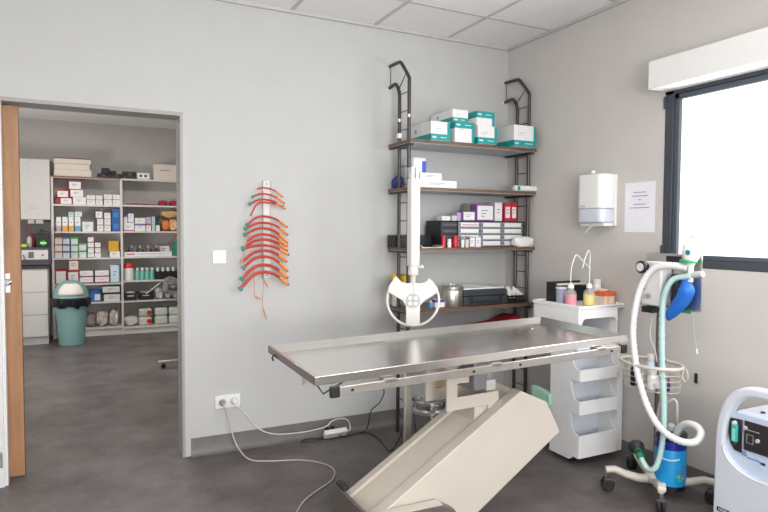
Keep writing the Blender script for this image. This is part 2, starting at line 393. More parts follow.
# ------------------------------------------------------------ shelving unit with two ladder uprights
su = thing('shelving_unit', 'tall shelving unit with ladder uprights curving to the wall and brown wooden boards', 'shelving unit', (-.55, -.18, 0))
SX0, SX1 = -1.066, -.005
for lx, ls in ((-1.05, 0), (-.035, 0)):
    for yf, zt, zf in ((-.30, 2.42, 2.56), (-.165, 2.32, 2.42)):
        pts = [(lx, yf, .0), (lx, yf, zt-.02), (lx, yf+.01, zt+.01), (lx, yf+.07, zf-.02), (lx, yf+.1, zf-.004), (lx, yf+.13, zf), (lx, -.012, zf-.002)]
        if yf < -.2: pts = [(lx, yf, 0), (lx, yf, zt-.02), (lx, yf+.008, zt+.01), (lx, yf+.085, zf-.045), (lx, yf+.12, zf-.012), (lx, yf+.16, zf-.002), (lx, -.012, zf+.002)]
        else: pts = [(lx, yf, 0), (lx, yf, zt), (lx, yf+.012, zt+.045), (lx, yf+.045, zf-.01), (lx, yf+.08, zf), (lx, -.012, zf-.008)]
        MB().tube(pts[:2]+[Vector(p) for p in crv([Vector(q) for q in pts[1:]], 5)][1:], .0125, 12).build('upright_tube', GUN, su)
        MB().lathe([(.015, -.001), (.015, -.014)], (lx, 0, pts[-1][2]), 'y', 14).build('wall_foot', WHITE, su)
        MB().lathe([(.0145, -.01), (.0145, .01)], (lx, yf, 2.17 if yf < -.2 else 2.16), n=14).build('clamp_ring', CHROME, su)
    for k in range(19):
        z = .12+k*.123
        if z > 2.36: break
        MB().tube([(lx, -.30, z), (lx, -.165, z)], .0035, 8).build('rung', GUN, su)
    MB().tube([(lx, -.265, 2.47), (lx, -.145, 2.37)], .0035, 8).build('rung', GUN, su)
    MB().tube([(lx, -.03, 2.555), (lx, -.03, 2.425)], .003, 8).build('rung', GUN, su)
MB().lathe([(.019, -.016), (.019, .016)], (-1.05, -.165, 2.055), n=16).build('clamp_ring', WHITE, su)
SH = {1: 2.0, 2: 1.687, 3: 1.280, 4: .866, 5: .62}
for k, z in SH.items():
    MB().box(SX0, SX1, -.35, -.03, z-.009, z+.011).use(1).box(SX0+.001, SX1-.001, -.347, -.031, z-.0112, z-.0088).build('shelf_board', [BOARD, UNDER], su)
    for lx in (-1.05, -.035):
        MB().box(lx-.016, lx+.016, -.34, -.04, z-.025, z-.0115).build('shelf_bracket', DKGREY, su, .001)

# ------------------------------------------------------------ cartons and other small goods
def carton(name, label, cat, group, x0, x1, y0, y1, z0, z1, body, panel=None, band=None, bandw=.2, bandtop=False, text_rows=2, side=None, inset=.06, face=-1):
    """printed box; front face -y; label panel, coloured band and print rows are part of its mesh"""
    e = .0012
    x0 += e; x1 -= e; z1 -= e; z0 += .0004
    mb = MB().use(0).box(x0, x1, y0, y1, z0, z1)
    w_, h_ = x1-x0, z1-z0; yf = y0-.0008; mats = [body]
    if panel is not None:
        mats.append(panel); mb.use(1).box(x0+w_*inset, x1-w_*inset, yf, y0, z0+h_*inset*1.3, z1-h_*inset*1.6)
    if band is not None:
        mats.append(band); mb.use(len(mats)-1)
        if bandtop: mb.box(x0, x1, yf-.0003, y0, z1-h_*bandw, z1).box(x0-.0006, x0, y0, y1, z1-h_*bandw, z1)
        else: mb.box(x0, x1, yf-.0003, y0, z0, z0+h_*bandw).box(x0-.0006, x0, y0, y1, z0, z0+h_*bandw)
        if side: mb.box(x1-w_*side, x1, yf-.0004, y0, z0, z1)
    if text_rows:
        mats.append(INK); mb.use(len(mats)-1)
        for r in range(text_rows):
            zz = z0+h_*(.62-.17*r)
            if zz-h_*.03 < z0+h_*.22: break
            mb.box(x0+w_*.28, x0+w_*(.66-.1*r), yf-.0006, yf, zz-h_*.022, zz+h_*.022)
    mb.use(0).box((x0+x1)/2-w_*.08, (x0+x1)/2+w_*.08, (y0+y1)/2-.01, (y0+y1)/2+.01, z1, z1+.0006)
    o = mb.build(name, mats, None, loc=((x0+x1)/2, (y0+y1)/2, z0))
    return tag(o, label, cat, group)
def pxc(name, label, cat, group, px0, px1, pyt, zb, yf, depth, **k):
    """carton given by its edges as measured, standing at height zb with its front at depth yf"""
    body = k.pop('body'); x0 = at(px0, 200, y=yf).x; x1 = at(px1, 200, y=yf).x
    z1 = at((px0+px1)/2, pyt, y=yf).z
    if z1 < zb+.01: z1 = zb+.01
    return carton(name, label, cat, group, x0, x1, yf, yf+depth, zb, z1, body, **k)
# top shelf: five glove cases in white and teal
G = 'white and teal supply cases on the top shelf'
z1_ = SH[1]+.0115
def case(label, px0, px1, pyt, zb, yf, depth, top=False, sb=True):
    x0 = at(px0, 130, y=yf).x; x1 = at(px1, 130, y=yf).x; zt = at((px0+px1)/2, pyt, y=yf).z
    t = thing('supply_case', label, 'box', ((x0+x1)/2, yf+depth/2, zb), G)
    MB().box(x0, x1, yf, yf+depth, zb+.0005, zt).build('case_body', CARD, t, .0015)
    h_ = zt-zb; bw = .045 if h_ > .1 else .03
    m_ = MB()
    za, zc = (zt-bw, zt-.001) if top else (zb+.0015, zb+bw)
    m_.box(x0-.0008, x0+.0, yf, yf+depth-.002, za, zc).box(x0, x1, yf-.0008, yf, za, zc)
    if sb: m_.box(x1-.022, x1, yf-.0009, yf, zb+.002, zt-.002).box(x1, x1+.0008, yf, yf+depth-.002, zb+.002, zt-.002)
    m_.build('printed_band', TEAL, t)
    w_ = x1-x0; k = MB()
    for j in range(3): k.box(x0+.012+j*.011, x0+.02+j*.011, yf-.0014, yf-.0006, (za+zc)/2-.006, (za+zc)/2+.006)
    k.box(x0+w_*.5, x1-.028, yf-.0014, yf-.0006, (za+zc)/2-.002, (za+zc)/2+.002)
    k.build('lettering', WHITE, t)
    k = MB().box(x0+w_*.2, x0+w_*.5, yf-.0006, yf, zb+h_*.6, zb+h_*.66).box(x0+w_*.2, x0+w_*.4, yf-.0006, yf, zb+h_*.5, zb+h_*.53)
    k.build('small_print', M((200, 200, 204), .6), t)
    m2 = MB().box(x0-.0009, x0, yf+depth*.62, yf+depth*.70, zb+h_*.52, zb+h_*.74)
    m2.build('handle_slot', M((120, 160, 165), .5), t)
    return zt
ya = -.45
zA = case('leftmost white and teal case lying on the top shelf, nearest the left upright', 431, 450, 121.5, z1_, -.36, .31)
zC = case('white and teal case on the top shelf underneath another long case, second from left', 455, 474.3, 121.8, z1_, -.37, .32, top=True)
case('long white case stacked on top of the second case from the left, top shelf', 452.5, 468, 109.6, zC+.001, -.34, .29, sb=False)
zD = case('lower case of the middle right stack of two on the top shelf', 478, 497, 126.3, z1_, -.385, .31)
case('upper case of the middle right stack of two on the top shelf', 476.5, 494.4, 111.5, zD+.001, -.375, .29, top=True)
case('rightmost white and teal case on the top shelf, over the right upright', 514, 536, 125.5, z1_, -.40, .35)

# second shelf
z2 = SH[2]+.0115
YF = -.335
pk = thing('drape_pack', 'tall white pack with a blue stripe at the left end of the second shelf', 'package', (-.95, -.2, z2))
x0, x1 = -.99, at(426.5, 170, y=-.25).x
MB().box(x0, x1, -.25, -.12, z2, z2+.21).build('pack_body', M((222, 228, 238), .4), pk, .012)
MB().prism([(x1-.035, z2+.06), (x1-.012, z2+.06), (x1-.002, z2+.185), (x1-.035, z2+.185)], 'y', -.2525, -.2505).build('blue_stripe', M((30, 70, 190), .4), pk)
o = MB().blob((-1.02, -.085, z2+.045), (.07, .1, .1), 3, .1).build('blue_wrap', M((42, 56, 130), .6)); tag(o, 'dark blue wrapped item behind the left upright on the second shelf', 'wrap')
pxc('dressing_box', 'longer flat white box lying on the second shelf', 'box', 'flat white boxes on the second shelf', 419, 456.5, 180.2, z2, YF, .12, body=WHITE, panel=CARD)
zt = at(437, 180.2, y=YF).z
pxc('dressing_box', 'shorter flat white box lying on top of the longer one, second shelf', 'box', 'flat white boxes on the second shelf', 420, 441.5, 172.8, zt+.001, YF+.005, .1, body=WHITE, panel=CARD)
rl = thing('bandage_roll', 'white plastic-wrapped roll with a teal tag at the right end of the second shelf', 'bandage', (-.1, -.3, z2))
a_, b_ = at(514, 189, y=-.335).x, at(537, 189, y=-.335).x
MB().tube([(a_, -.335, z2+.022), (a_+.01, -.335, z2+.022), ((a_+b_)/2, -.335, z2+.023), (b_-.008, -.335, z2+.022), (b_, -.335, z2+.022)], [.010, .021, .0215, .021, .013], 14, 2).build('roll', WHITE, rl)
MB().box(a_+.015, a_+.04, -.358, -.357, z2+.008, z2+.034).build('tag', TEAL, rl)
o = MB().prism([(-.22, z2), (-.06, z2), (-.06, z2+.004), (-.21, z2+.006)], 'y', -.26, -.16).build('instruction_leaflet', M((120, 160, 158), .5)); tag(o, 'thin grey-green leaflet lying behind the roll on the second shelf', 'leaflet')

# third shelf
z3 = SH[3]+.0115
x0, x1 = at(391, 240, y=-.10).x, at(441, 240, y=-.27).x-.006
tr = thing('long_tray', 'long black open tray behind the lamp arm on the third shelf', 'tray', ((x0+x1)/2, -.1, z3))
MB().box(-1.07, x1, -.04, -.035, z3, z3+.085).box(-1.07, x1, -.15, -.145, z3, z3+.085).box(-1.07, -1.065, -.145, -.04, z3, z3+.085).box(x1-.005, x1, -.145, -.04, z3, z3+.085).box(-1.07, x1, -.145, -.04, z3, z3+.004).build('tray_shell', M((30, 31, 34), .5), tr)
MB().lathe([(.010, -.15), (.010, -.158)], (x1-.12, 0, z3+.06), 'y', 12).build('handle', CHROME, tr)
x0, x1 = at(418, 246, y=-.3).x, at(441, 246, y=-.3).x
o = MB().prism([(x0, z3+.016), (x0+.012, z3+.0005), (x1-.012, z3+.0005), (x1, z3+.016), (x1-.002, z3+.018), (x1-.016, z3+.004), (x0+.016, z3+.004), (x0+.002, z3+.018)], 'y', -.34, -.2).build('instrument_dish', STEELR); tag(o, 'shallow steel instrument dish on the third shelf beside the lamp arm', 'dish')
yd = -.27
X = lambda px, py=235, y=yd: at(px, py, y=y).x
dc = thing('drawer_cabinet', 'small parts cabinet with clear drawers labelled white on the third shelf', 'drawer cabinet', (-.45, -.17, z3))
dx0, dxm, dx1 = X(441), X(458), X(523.5); ztop = at(480, 221, y=yd).z
MB().box(dx0, dx1, yd+.008, -.07, z3, z3+.004).box(dx0, dx1, yd, -.07, ztop-.004, ztop).box(dx0, dx0+.004, yd, -.07, z3+.004, ztop-.004).box(dxm-.003, dxm+.001, yd, -.07, z3+.004, ztop-.004).box(dx1-.004, dx1, yd, -.07, z3+.004, ztop-.004).box(dx0, dx1, -.075, -.07, z3, ztop).build('cabinet_shell', BLACK, dc)
hr = (ztop-z3-.010)/4
for r in range(4):
    z_ = z3+.005+r*hr
    o = MB().box(dx0+.006, dxm-.005, yd+.004, -.09, z_, z_+hr-.003).build('black_drawer', M((44, 45, 48), .4), dc, .001)
    MB().box(dx0+.016, dxm-.015, yd-.003, yd+.004, z_+hr*.35, z_+hr*.6).build('drawer_pull', M((78, 80, 84), .4), o)
    for c in range(3):
        wcol = (dx1-.006-dxm-.003)/3; xa = dxm+.003+c*wcol
        o = MB().box(xa, xa+wcol-.004, yd-.002, -.09, z_, z_+hr-.003).build('clear_drawer', M((142, 147, 154), .3), dc, .0015)
        MB().box(xa+.018, xa+wcol-.022, yd-.0035, yd-.0018, z_+hr*.2, z_+hr*.82).build('paper_label', CARD, o)
        for q_ in (xa+.006, xa+wcol-.016):
            MB().box(q_, q_+.008, yd-.006, yd-.002, z_+hr*.3, z_+hr*.6).build('drawer_catch', M((96, 98, 104), .3), o)
        if r == 3 and c == 0: MB().box(xa+.03, xa+wcol-.03, yd-.0042, yd-.0036, z_+hr*.4, z_+hr*.52).build('red_line', M((190, 60, 70), .6), o)
zc = ztop+.0005; PUR = M((130, 78, 150), .5)
for nm, lb, a0_, b0_, t0_, yy, kw in [
    ('ampoule_box', 'tiny white box at the left end on top of the drawer cabinet', 442, 450.5, 216, -.22, dict(body=WHITE)),
    ('ampoule_box', 'small pale grey box second from left on the drawer cabinet', 452, 457, 215.5, -.22, dict(body=M((206, 206, 206), .5))),
    ('ampoule_box', 'lilac box beside the white-fronted purple box on the drawer cabinet', 457.2, 462.6, 212.5, -.22, dict(body=M((186, 172, 204), .5))),
    ('suture_box', 'low purple box with white front on the drawer cabinet', 462.8, 475.6, 211, -.24, dict(body=PUR, panel=CARD)),
    ('gauze_box', 'grey patterned box rear left of the tall purple box on the drawer cabinet', 468, 475.6, 203.5, -.14, dict(body=M((150, 152, 140), .6))),
    ('suture_box', 'tall purple box with white front in the middle of the drawer cabinet top', 476.4, 494.2, 204, -.24, dict(body=PUR, panel=CARD, text_rows=3)),
    ('catheter_box', 'pale green narrow box right of the tall purple box on the drawer cabinet', 494.8, 502.4, 202.3, -.24, dict(body=M((206, 212, 200), .5), panel=CARD)),
    ('blade_box', 'left red box with white front at the right end of the drawer cabinet', 504.6, 511, 202.5, -.24, dict(body=M((196, 42, 70), .5), panel=CARD, inset=.14)),
    ('blade_box', 'rightmost red box with white front on the drawer cabinet', 511.5, 517, 202.8, -.24, dict(body=M((196, 42, 70), .5), panel=CARD, inset=.14))]:
    pxc(nm, lb, 'box', 'boxes on top of the drawer cabinet', a0_, b0_, t0_, zc, yy, .07, **kw)
RED = M((196, 28, 42), .4)
def bottle(name, label, cat, group, c, r, h_, mat, capm, cap_h=.2, neck=.5, part='bottle_body', lab=None):
    t = thing(name, label, cat, c, group); x, y, z = c; hb = h_*(1-cap_h)
    MB().lathe([(r*.93, 0), (r, .003), (r, hb*.72), (r*.85, hb*.86), (r*neck, hb*.95), (r*neck, hb)], c, n=20).build(part, mat, t)
    MB().lathe([(r*neck*1.15, hb), (r*neck*1.15, h_-.001), (r*neck, h_)], c, n=16).build('cap', capm, t)
    if lab: MB().lathe([(r+.0006, hb*.2), (r+.0006, hb*.6)], c, n=20).build('label', lab, t)
    return t
def pc(px, pyb, y): return at(px, pyb, y=y)
gb = 'small pots in front of the drawer cabinet'
bottle('vial', 'left red and white vial in front of the drawer cabinet', 'bottle', gb, (X(443.5, 240, -.30), -.30, z3), .016, .085, RED, M((180, 40, 50), .5), .2, .8, lab=None)
bottle('vial', 'white vial between the two red ones on the third shelf', 'bottle', gb, (X(449.3, 240, -.305), -.305, z3), .015, .06, WHITE, CARD, .25, .8)
bottle('vial', 'right, wider red vial in front of the drawer cabinet', 'bottle', gb, (X(455.3, 240, -.31), -.31, z3), .021, .082, RED, RED, .2, .8)
def cup(name, label, cat, group, c, r0, r1, h_, mat, th=.002, part=None):
    o = MB().lathe([(.0001, 0), (r0, 0), (r1, h_), (r1-th, h_), (r0-th, th), (.0001, th)], c, n=24).build(name, mat, part, loc=None)
    if part is None: tag(o, label, cat, group)
    return o
for pxx, c_ in ((462.5, (232, 230, 226)), (466.8, (220, 214, 205))):
    t = thing('specimen_pot', ('left' if pxx < 464 else 'right')+' white pot holding brown-tipped swabs on the third shelf', 'pot', (X(pxx, 240, -.30), -.30, z3), gb)
    c = Vector(t.location); cup('pot', '', '', None, c, .012, .0145, .055, M(c_, .4), part=t)
    for k in range(5): MB().tube([c+Vector((.004*math.cos(k*1.3), .004*math.sin(k*1.3), .004)), c+Vector((.011*math.cos(k*1.3), .011*math.sin(k*1.3), .078+.004*(k % 2)))], .002, 6).build('swab', M((140, 96, 84), .6), t)
for a0_, b0_, bd in ((470, 475.6, M((150, 156, 178), .4)), (476, 481.5, M((190, 196, 214), .4))):
    pxc('tablet_box', ('left slate blue' if a0_ == 470 else 'right pale blue')+' upright box in front of the drawer cabinet', 'box', 'upright boxes in front of the drawer cabinet', a0_, b0_, 236.5, z3, -.31, .035, body=bd, panel=CARD)
o = MB().blob((X(521, 243, -.33), -.352, z3+.036), (.19, .068, .085), 11, .12).build('plastic_bag', M((226, 226, 222), .35, bump=.3, scale=40)); tag(o, 'crumpled white plastic bag at the right end of the third shelf', 'bag')

# fourth shelf
z4 = SH[4]+.0115
YLW = M((232, 196, 50), .5)
for k, (pxx, s_) in enumerate(((395, 'left'), (403.5, 'right'))):
    x = X(pxx, 285, -.14); zt = at(pxx, 279, y=-.14).z; c = Vector((x, 0, z4))
    t = thing('sharps_container', s_+' of two yellow sharps containers behind the left upright', 'sharps container', (c.x if k == 0 else -.958, -.10, z4), 'yellow sharps containers'); c = Vector(t.location)
    if k == 0: t.location.x = c.x = -1.03; t.location.y = c.y = -.09
    MB().lathe([(.026, 0), (.031, .12), (.032, .175)], c, n=18).build('tub', M((215, 215, 212), .4), t)
    MB().lathe([(.034, .175), (.034, .215), (.026, .22), (.02, .228)], c, n=18).build('lid', YLW, t)
t = thing('clear_box', 'small translucent box beneath the lamp head on the fourth shelf', 'box', (-.99, -.315, z4)); c = t.location
MB().box(-1.018, -.965, -.285, -.245, z4, z4+.03).build('box_shell', CLEARB, t, .002)
MB().box(-1.020, -.963, -.287, -.243, z4+.03, z4+.036).build('lid', M((215, 218, 220), .3), t, .001)
bottle('disinfectant_bottle', 'small bright blue bottle behind the lamp head on the fourth shelf', 'bottle', None, (X(430.8, 308, -.30), -.30, z4), .013, .05, M((60, 165, 225), .3), WHITE, .2, .6)
pxc('glove_box', 'small white box with purple print beside the steel canister', 'box', None, 436, 445.5, 299.5, z4, -.30, .06, body=WHITE, panel=CARD, band=M((90, 60, 140), .5), bandw=.35, bandtop=True)
xa, xb = X(442, 296, -.27), X(461.5, 296, -.27); r = (xb-xa)/2-.002; cx = (xa+xb)/2-.004; hh = at(451, 285, y=-.27).z-z4
t = thing('steel_canister', 'round brushed steel dressing canister with a lid on the fourth shelf', 'canister', (cx, -.275, z4))
MB().lathe([(r*.97, 0), (r, .004), (r, hh*.82), (r*.99, hh*.83)], (cx, -.275, z4), n=36).build('drum', STEELR, t)
MB().lathe([(r*1.03, hh*.78), (r*1.04, hh*.80), (r*1.04, hh*.93), (r*.98, hh*.97), (r*.3, hh), (.001, hh)], (cx, -.275, z4), n=36).build('lid', STEELR, t)
MB().lathe([(r*1.02, hh*.5), (r*1.025, hh*.51), (r*1.02, hh*.52)], (cx, -.275, z4), n=36).build('band', CHROME, t)
MB().tube([(cx-.012, -.275, z4+hh-.001), (cx-.01, -.275, z4+hh+.010), (cx+.01, -.275, z4+hh+.010), (cx+.012, -.275, z4+hh-.001)], .003, 8, 3).build('knob', CHROME, t)
xa, xb = X(463.5, 300, -.32)+.006, X(507, 300, -.32); zt = at(485, 289.5, y=-.32).z
TG = M((56, 60, 66), .5)
t = thing('tool_case', 'dark grey plastic carry case with two latches on the fourth shelf', 'case', ((xa+xb)/2, -.2, z4))
MB().box(xa, xb, -.32, -.07, z4, z4+(zt-z4)*.58).build('case_base', TG, t, .006)
MB().box(xa, xb, -.32, -.07, z4+(zt-z4)*.6, zt).build('case_lid', TG, t, .006)
for q_ in (.16, .84):
    xx = xa+(xb-xa)*q_; MB().box(xx-.013, xx+.013, -.329, -.3205, z4+.012, z4+(zt-z4)*.72).build('latch', M((38, 42, 50), .4), t, .002)
MB().tube([(xa+.10, -.321, z4+.03), (xa+.10, -.335, z4+.03), (xb-.10, -.335, z4+.03), (xb-.10, -.321, z4+.03)], .006, 8).build('handle', M((48, 54, 62), .45), t)
g = MB(); nx, ny = 16, 10; vs = []
for j in range(ny+1):
    for i in range(nx+1):
        u_, v_ = i/nx, j/ny
        vs.append((xa+.005+(xb-xa-.03)*u_, -.30+.2*v_, zt+.007+.02*math.exp(-((u_-.55)/.3)**2)*(.3+.7*v_)+.003*math.sin(9*u_+5*v_)))
n_ = len(vs); vs += [(a_[0], a_[1], zt+.0015) for a_ in vs]
fs = [(j*(nx+1)+i, j*(nx+1)+i+1, (j+1)*(nx+1)+i+1, (j+1)*(nx+1)+i) for j in range(ny) for i in range(nx)]
fs += [tuple(q_+n_ for q_ in f_[::-1]) for f_ in fs]
bd = [i for i in range(nx+1)]+[j*(nx+1)+nx for j in range(1, ny+1)]+[ny*(nx+1)+i for i in range(nx-1, -1, -1)]+[j*(nx+1) for j in range(ny-1, 0, -1)]
fs += [(bd[i], bd[(i+1) % len(bd)], bd[(i+1) % len(bd)]+n_, bd[i]+n_) for i in range(len(bd))]
o = g.add(vs, fs).build('folded_cloth', WHITE, None, angle=2); tag(o, 'white folded cloth lying on the dark grey carry case', 'cloth')
xa, xb = X(508.5, 300, -.3), min(X(533, 300, -.3), -.052)
t = thing('wire_basket', 'black basket full of wrapped syringes at the right end of the fourth shelf', 'basket', ((xa+xb)/2, -.2, z4))
bz = z4+.052
k = MB().box(xa, xb, -.31, -.09, z4, z4+.004)
for q_ in range(12):
    x = xa+.003+(xb-xa-.006)*q_/11; k.box(x-.0015, x+.0015, -.31, -.307, z4, bz).box(x-.0015, x+.0015, -.093, -.09, z4, bz)
for z_ in (.016, .030, .044): k.box(xa, xb, -.31, -.307, z4+z_, z4+z_+.004).box(xa, xa+.003, -.31, -.09, z4+z_, z4+z_+.004).box(xb-.003, xb, -.31, -.09, z4+z_, z4+z_+.004)
k.build('basket_mesh', BLACK, t); MB().tube([(xa, -.31, bz), (xb, -.31, bz), (xb, -.09, bz), (xa, -.09, bz), (xa, -.31, bz)], .004, 8).build('rim', BLACK, t)
MB().box(xb-.03, xb-.002, -.313, -.309, bz-.03, bz+.006).build('basket_tab', M((50, 48, 48), .5), t)
for k_ in range(10):
    rnd = random.Random(k_); x = xa+.02+(xb-xa-.05)*(k_ % 5)/4.3; y = -.275+.09*(k_//5); rot = Matrix.Rotation(rnd.uniform(-1.1, -.3), 3, 'Y') @ Matrix.Rotation(rnd.uniform(-.3, .3), 3, 'X')
    c = Vector((x, y, bz+.020)); d_ = rot @ Vector((0, 0, 1))
    o = MB().tube([c-d_*.05, c-d_*.045, c+d_*.04, c+d_*.05], [.005, .013, .013, .008], 8).build('wrapped_syringe', M((236, 234, 230), .4)); tag(o, 'white wrapped syringe standing in the black basket', 'syringe', 'wrapped syringes in the black basket')
# red bag on the lowest visible shelf
z5 = SH[5]+.0115
xa, xb = X(462, 320, -.2), X(514, 320, -.2); zt = at(514, 314, y=-.2).z
o = MB().prism([(xa, z5), (xb, z5), (xb, zt), (xb-.06, zt-.012), (xb-.16, zt-.05), (xa+.02, max(zt-.085, z5+.01))], 'y', -.28, -.08).build('fabric_bag', M((176, 28, 48), .7, bump=.2, scale=25), None, .012); tag(o, 'red fabric bag on the lowest shelf glimpsed over the table edge', 'bag')
# ------------------------------------------------------------ surgical lamp with three-spoke head, arm clamped to the left upright
LY = -.50
lc = at(413, 300, y=LY); LR = .165
lp = thing('surgical_lamp', 'white three-spoke surgical lamp head hanging on a long vertical arm', 'surgical lamp', (lc.x, LY, lc.z))
LW = M((224, 221, 214), .35, var=.01)
at_ = at(412.5, 172, y=LY)
ax_ = lc.x+.0
hn = (CAM-lc); hn.z = 0; hn.normalize(); hs = Vector((0, 0, 1)).cross(hn).normalized(); hup = (Vector((0, 0, 1))-hn*.12).normalized(); hn = hs.cross(hup).normalized()
RH = Matrix((hs, hup, hn)).transposed()
def hp(x, y, z=0): return lc+RH @ Vector((x, y, z))
ring = [hp(LR*math.cos(PI*.70+t*PI*1.6/40), LR*math.sin(PI*.70+t*PI*1.6/40)) for t in range(41)]
MB().tube(ring, .0085, 10).build('ring', LW, lp)
g = MB()
# two upper wings and one lower spoke, one rounded plate each
def wing(sgn):
    pts = [(-.0, -.03), (.045*sgn, -.035), (.075*sgn, -.005), (.162*sgn, .052), (.158*sgn, .075), (.145*sgn, .09), (.125*sgn, .112), (.10*sgn, .130), (.075*sgn, .112), (.04*sgn, .106), (0, .112)]
    if sgn < 0: pts = [(-.0, -.03), (-.045, -.035), (-.07, -.002), (-.158, .048), (-.160, .07), (-.152, .092), (-.115, .148), (-.108, .15), (-.075, .115), (-.04, .106), (0, .112)]
    n = len(pts); vs = [hp(x, y, .014) for x, y in pts]+[hp(x, y, -.018) for x, y in pts]
    return MB().add(vs, [list(range(n)), list(range(2*n-1, n-1, -1))]+[(i, (i+1) % n, (i+1) % n+n, i+n) for i in range(n)])
for s_ in (-1, 1): wing(s_).build('lamp_wing', LW, lp, .005)
pts = [(-.046, -.02), (.046, -.02), (.044, -.09), (.046, -.16), (.02, -.168), (-.02, -.168), (-.046, -.16), (-.044, -.09)]
n = 8; vs = [hp(x, y, .013) for x, y in pts]+[hp(x, y, -.018) for x, y in pts]
MB().add(vs, [list(range(n)), list(range(2*n-1, n-1, -1))]+[(i, (i+1) % n, (i+1) % n+n, i+n) for i in range(n)]).build('lamp_wing', LW, lp, .005)
def disc(mb, cx, cy, r, z0, z1, n=28):
    vs = [hp(cx+r*math.cos(2*PI*i/n), cy+r*math.sin(2*PI*i/n), z) for z in (z0, z1) for i in range(n)]
    return mb.add(vs, [list(range(n))[::-1], list(range(n, 2*n))]+[(i, (i+1) % n, (i+1) % n+n, i+n) for i in range(n)])
disc(MB(), 0, -.005, .046, .0135, .018).build('lens_disc', M((178, 176, 172), .3), lp, .001)
g = MB()
for cx, cy in ((-.018, .012), (.018, .012), (-.018, -.022), (.018, -.022)): disc(g, cx, cy, .012, .018, .0195, 16)
g.build('led', M((236, 234, 228), .2), lp)
ay = LY-.01
MB().tube([hp(0, .10, 0), Vector((ax_, LY, lc.z+.17))], .016, 12).build('neck', LW, lp)
MB().lathe([(.03, -.02), (.033, -.01), (.033, .02), (.026, .045)], (ax_, LY, lc.z+.18), n=20).build('swivel', LW, lp)
MB().box(ax_-.033, ax_+.033, LY-.03, LY+.03, lc.z+.215, at_.z-.04).build('arm', LW, lp, .008)
MB().box(ax_-.028, ax_+.028, LY-.0305, LY-.0302, lc.z+.26, at_.z-.09).build('arm_groove', M((225, 222, 214), .4), lp)
MB().lathe([(.008, 0), (.008, .018), (.014, .02), (.014, .035)], (ax_+.034, LY, lc.z+.21), 'x', 14).build('knob', LW, lp)
MB().tube([Vector((ax_+.03, LY, lc.z+.20)), Vector((ax_+.06, LY, lc.z+.20)), Vector((ax_+.10, LY, lc.z+.15)), hp(.12, .115, -.01)], .003, 8, 5).build('cable', M((170, 168, 164), .5), lp)
MB().box(ax_-.028, ax_-.005, LY-.02, LY+.02, at_.z-.045, at_.z+.03).box(ax_+.005, ax_+.028, LY-.02, LY+.02, at_.z-.045, at_.z+.03).build('fork', LW, lp, .004)
MB().tube([(ax_-.03, LY, at_.z+.012), (ax_+.03, LY, at_.z+.012)], .008, 10).build('pivot_pin', STEELR, lp)
MB().tube([(ax_, LY, at_.z+.012), (ax_, LY+.06, at_.z+.012), (-1.05, -.315, at_.z+.012)], .0075, 10).build('mounting_arm', LW, lp)
MB().box(-1.075, -1.025, -.325, -.314, at_.z-.02, at_.z+.045).build('clamp', M((150, 148, 146), .4), lp, .003)

# ------------------------------------------------------------ wall things
def plate(name, label, px, py, w_, h_):
    c = at(px, py, y=0); t = thing(name, label, name.split('_')[-1] if name != 'light_switch' else 'light switch', (c.x, 0, c.z))
    MB().box(c.x-w_/2, c.x+w_/2, -.011, -.0, c.z-h_/2, c.z+h_/2).build('cover_plate', WHITE, t, .002); return t, c
t, c = plate('light_switch', 'square white light switch on the wall between doorway and red tubes', 219, 257, .083, .083)
MB().box(c.x-.026, c.x+.026, -.0135, -.011, c.z-.026, c.z+.026).build('rocker', M((240, 238, 234), .3), t, .001)
t, c = plate('double_socket', 'double white power socket low on the wall beside the doorway', 227.5, 401, .157, .083); t['category'] = 'power socket'
for s_ in (-1, 1):
    cx = c.x+s_*.036
    MB().lathe([(.0001, -.0115), (.021, -.0115), (.024, -.012), (.024, -.0135), (.0225, -.0135), (.021, -.0125)], (cx, 0, c.z), 'y', 24).build('socket_ring', M((215, 213, 210), .4), t)
sc = c
# metal hose rack with red rubber tubes
pl = thing('tube_rack', 'narrow clear rack plate fixed to the wall behind the red tubes', 'rack', (at(267, 230, y=0).x, 0, 1.1))
x0, x1 = at(262.3, 230, y=0).x, at(271, 230, y=0).x; zt, zb = at(267, 181, y=0).z, at(267, 278, y=0).z
MB().box(x0+.004, x1-.004, -.006, 0, zb, zt).build('back_plate', M((222, 220, 218), .25), pl, .001)
MB().box(x0, x0+.004, -.022, 0, zb, zt).box(x1-.004, x1, -.022, 0, zb, zt).build('side_flange', M((196, 192, 188), .3, .5), pl)
MB().lathe([(.004, -.006), (.004, -.009)], ((x0+x1)/2, 0, zt-.02), 'y', 12).lathe([(.004, -.006), (.004, -.009)], ((x0+x1)/2, 0, zb+.02), 'y', 12).build('screw', DKGREY, pl)
TR = M((188, 58, 40), .38, var=.1); TO = M((226, 142, 74), .45); TT = M((30, 140, 122), .4)
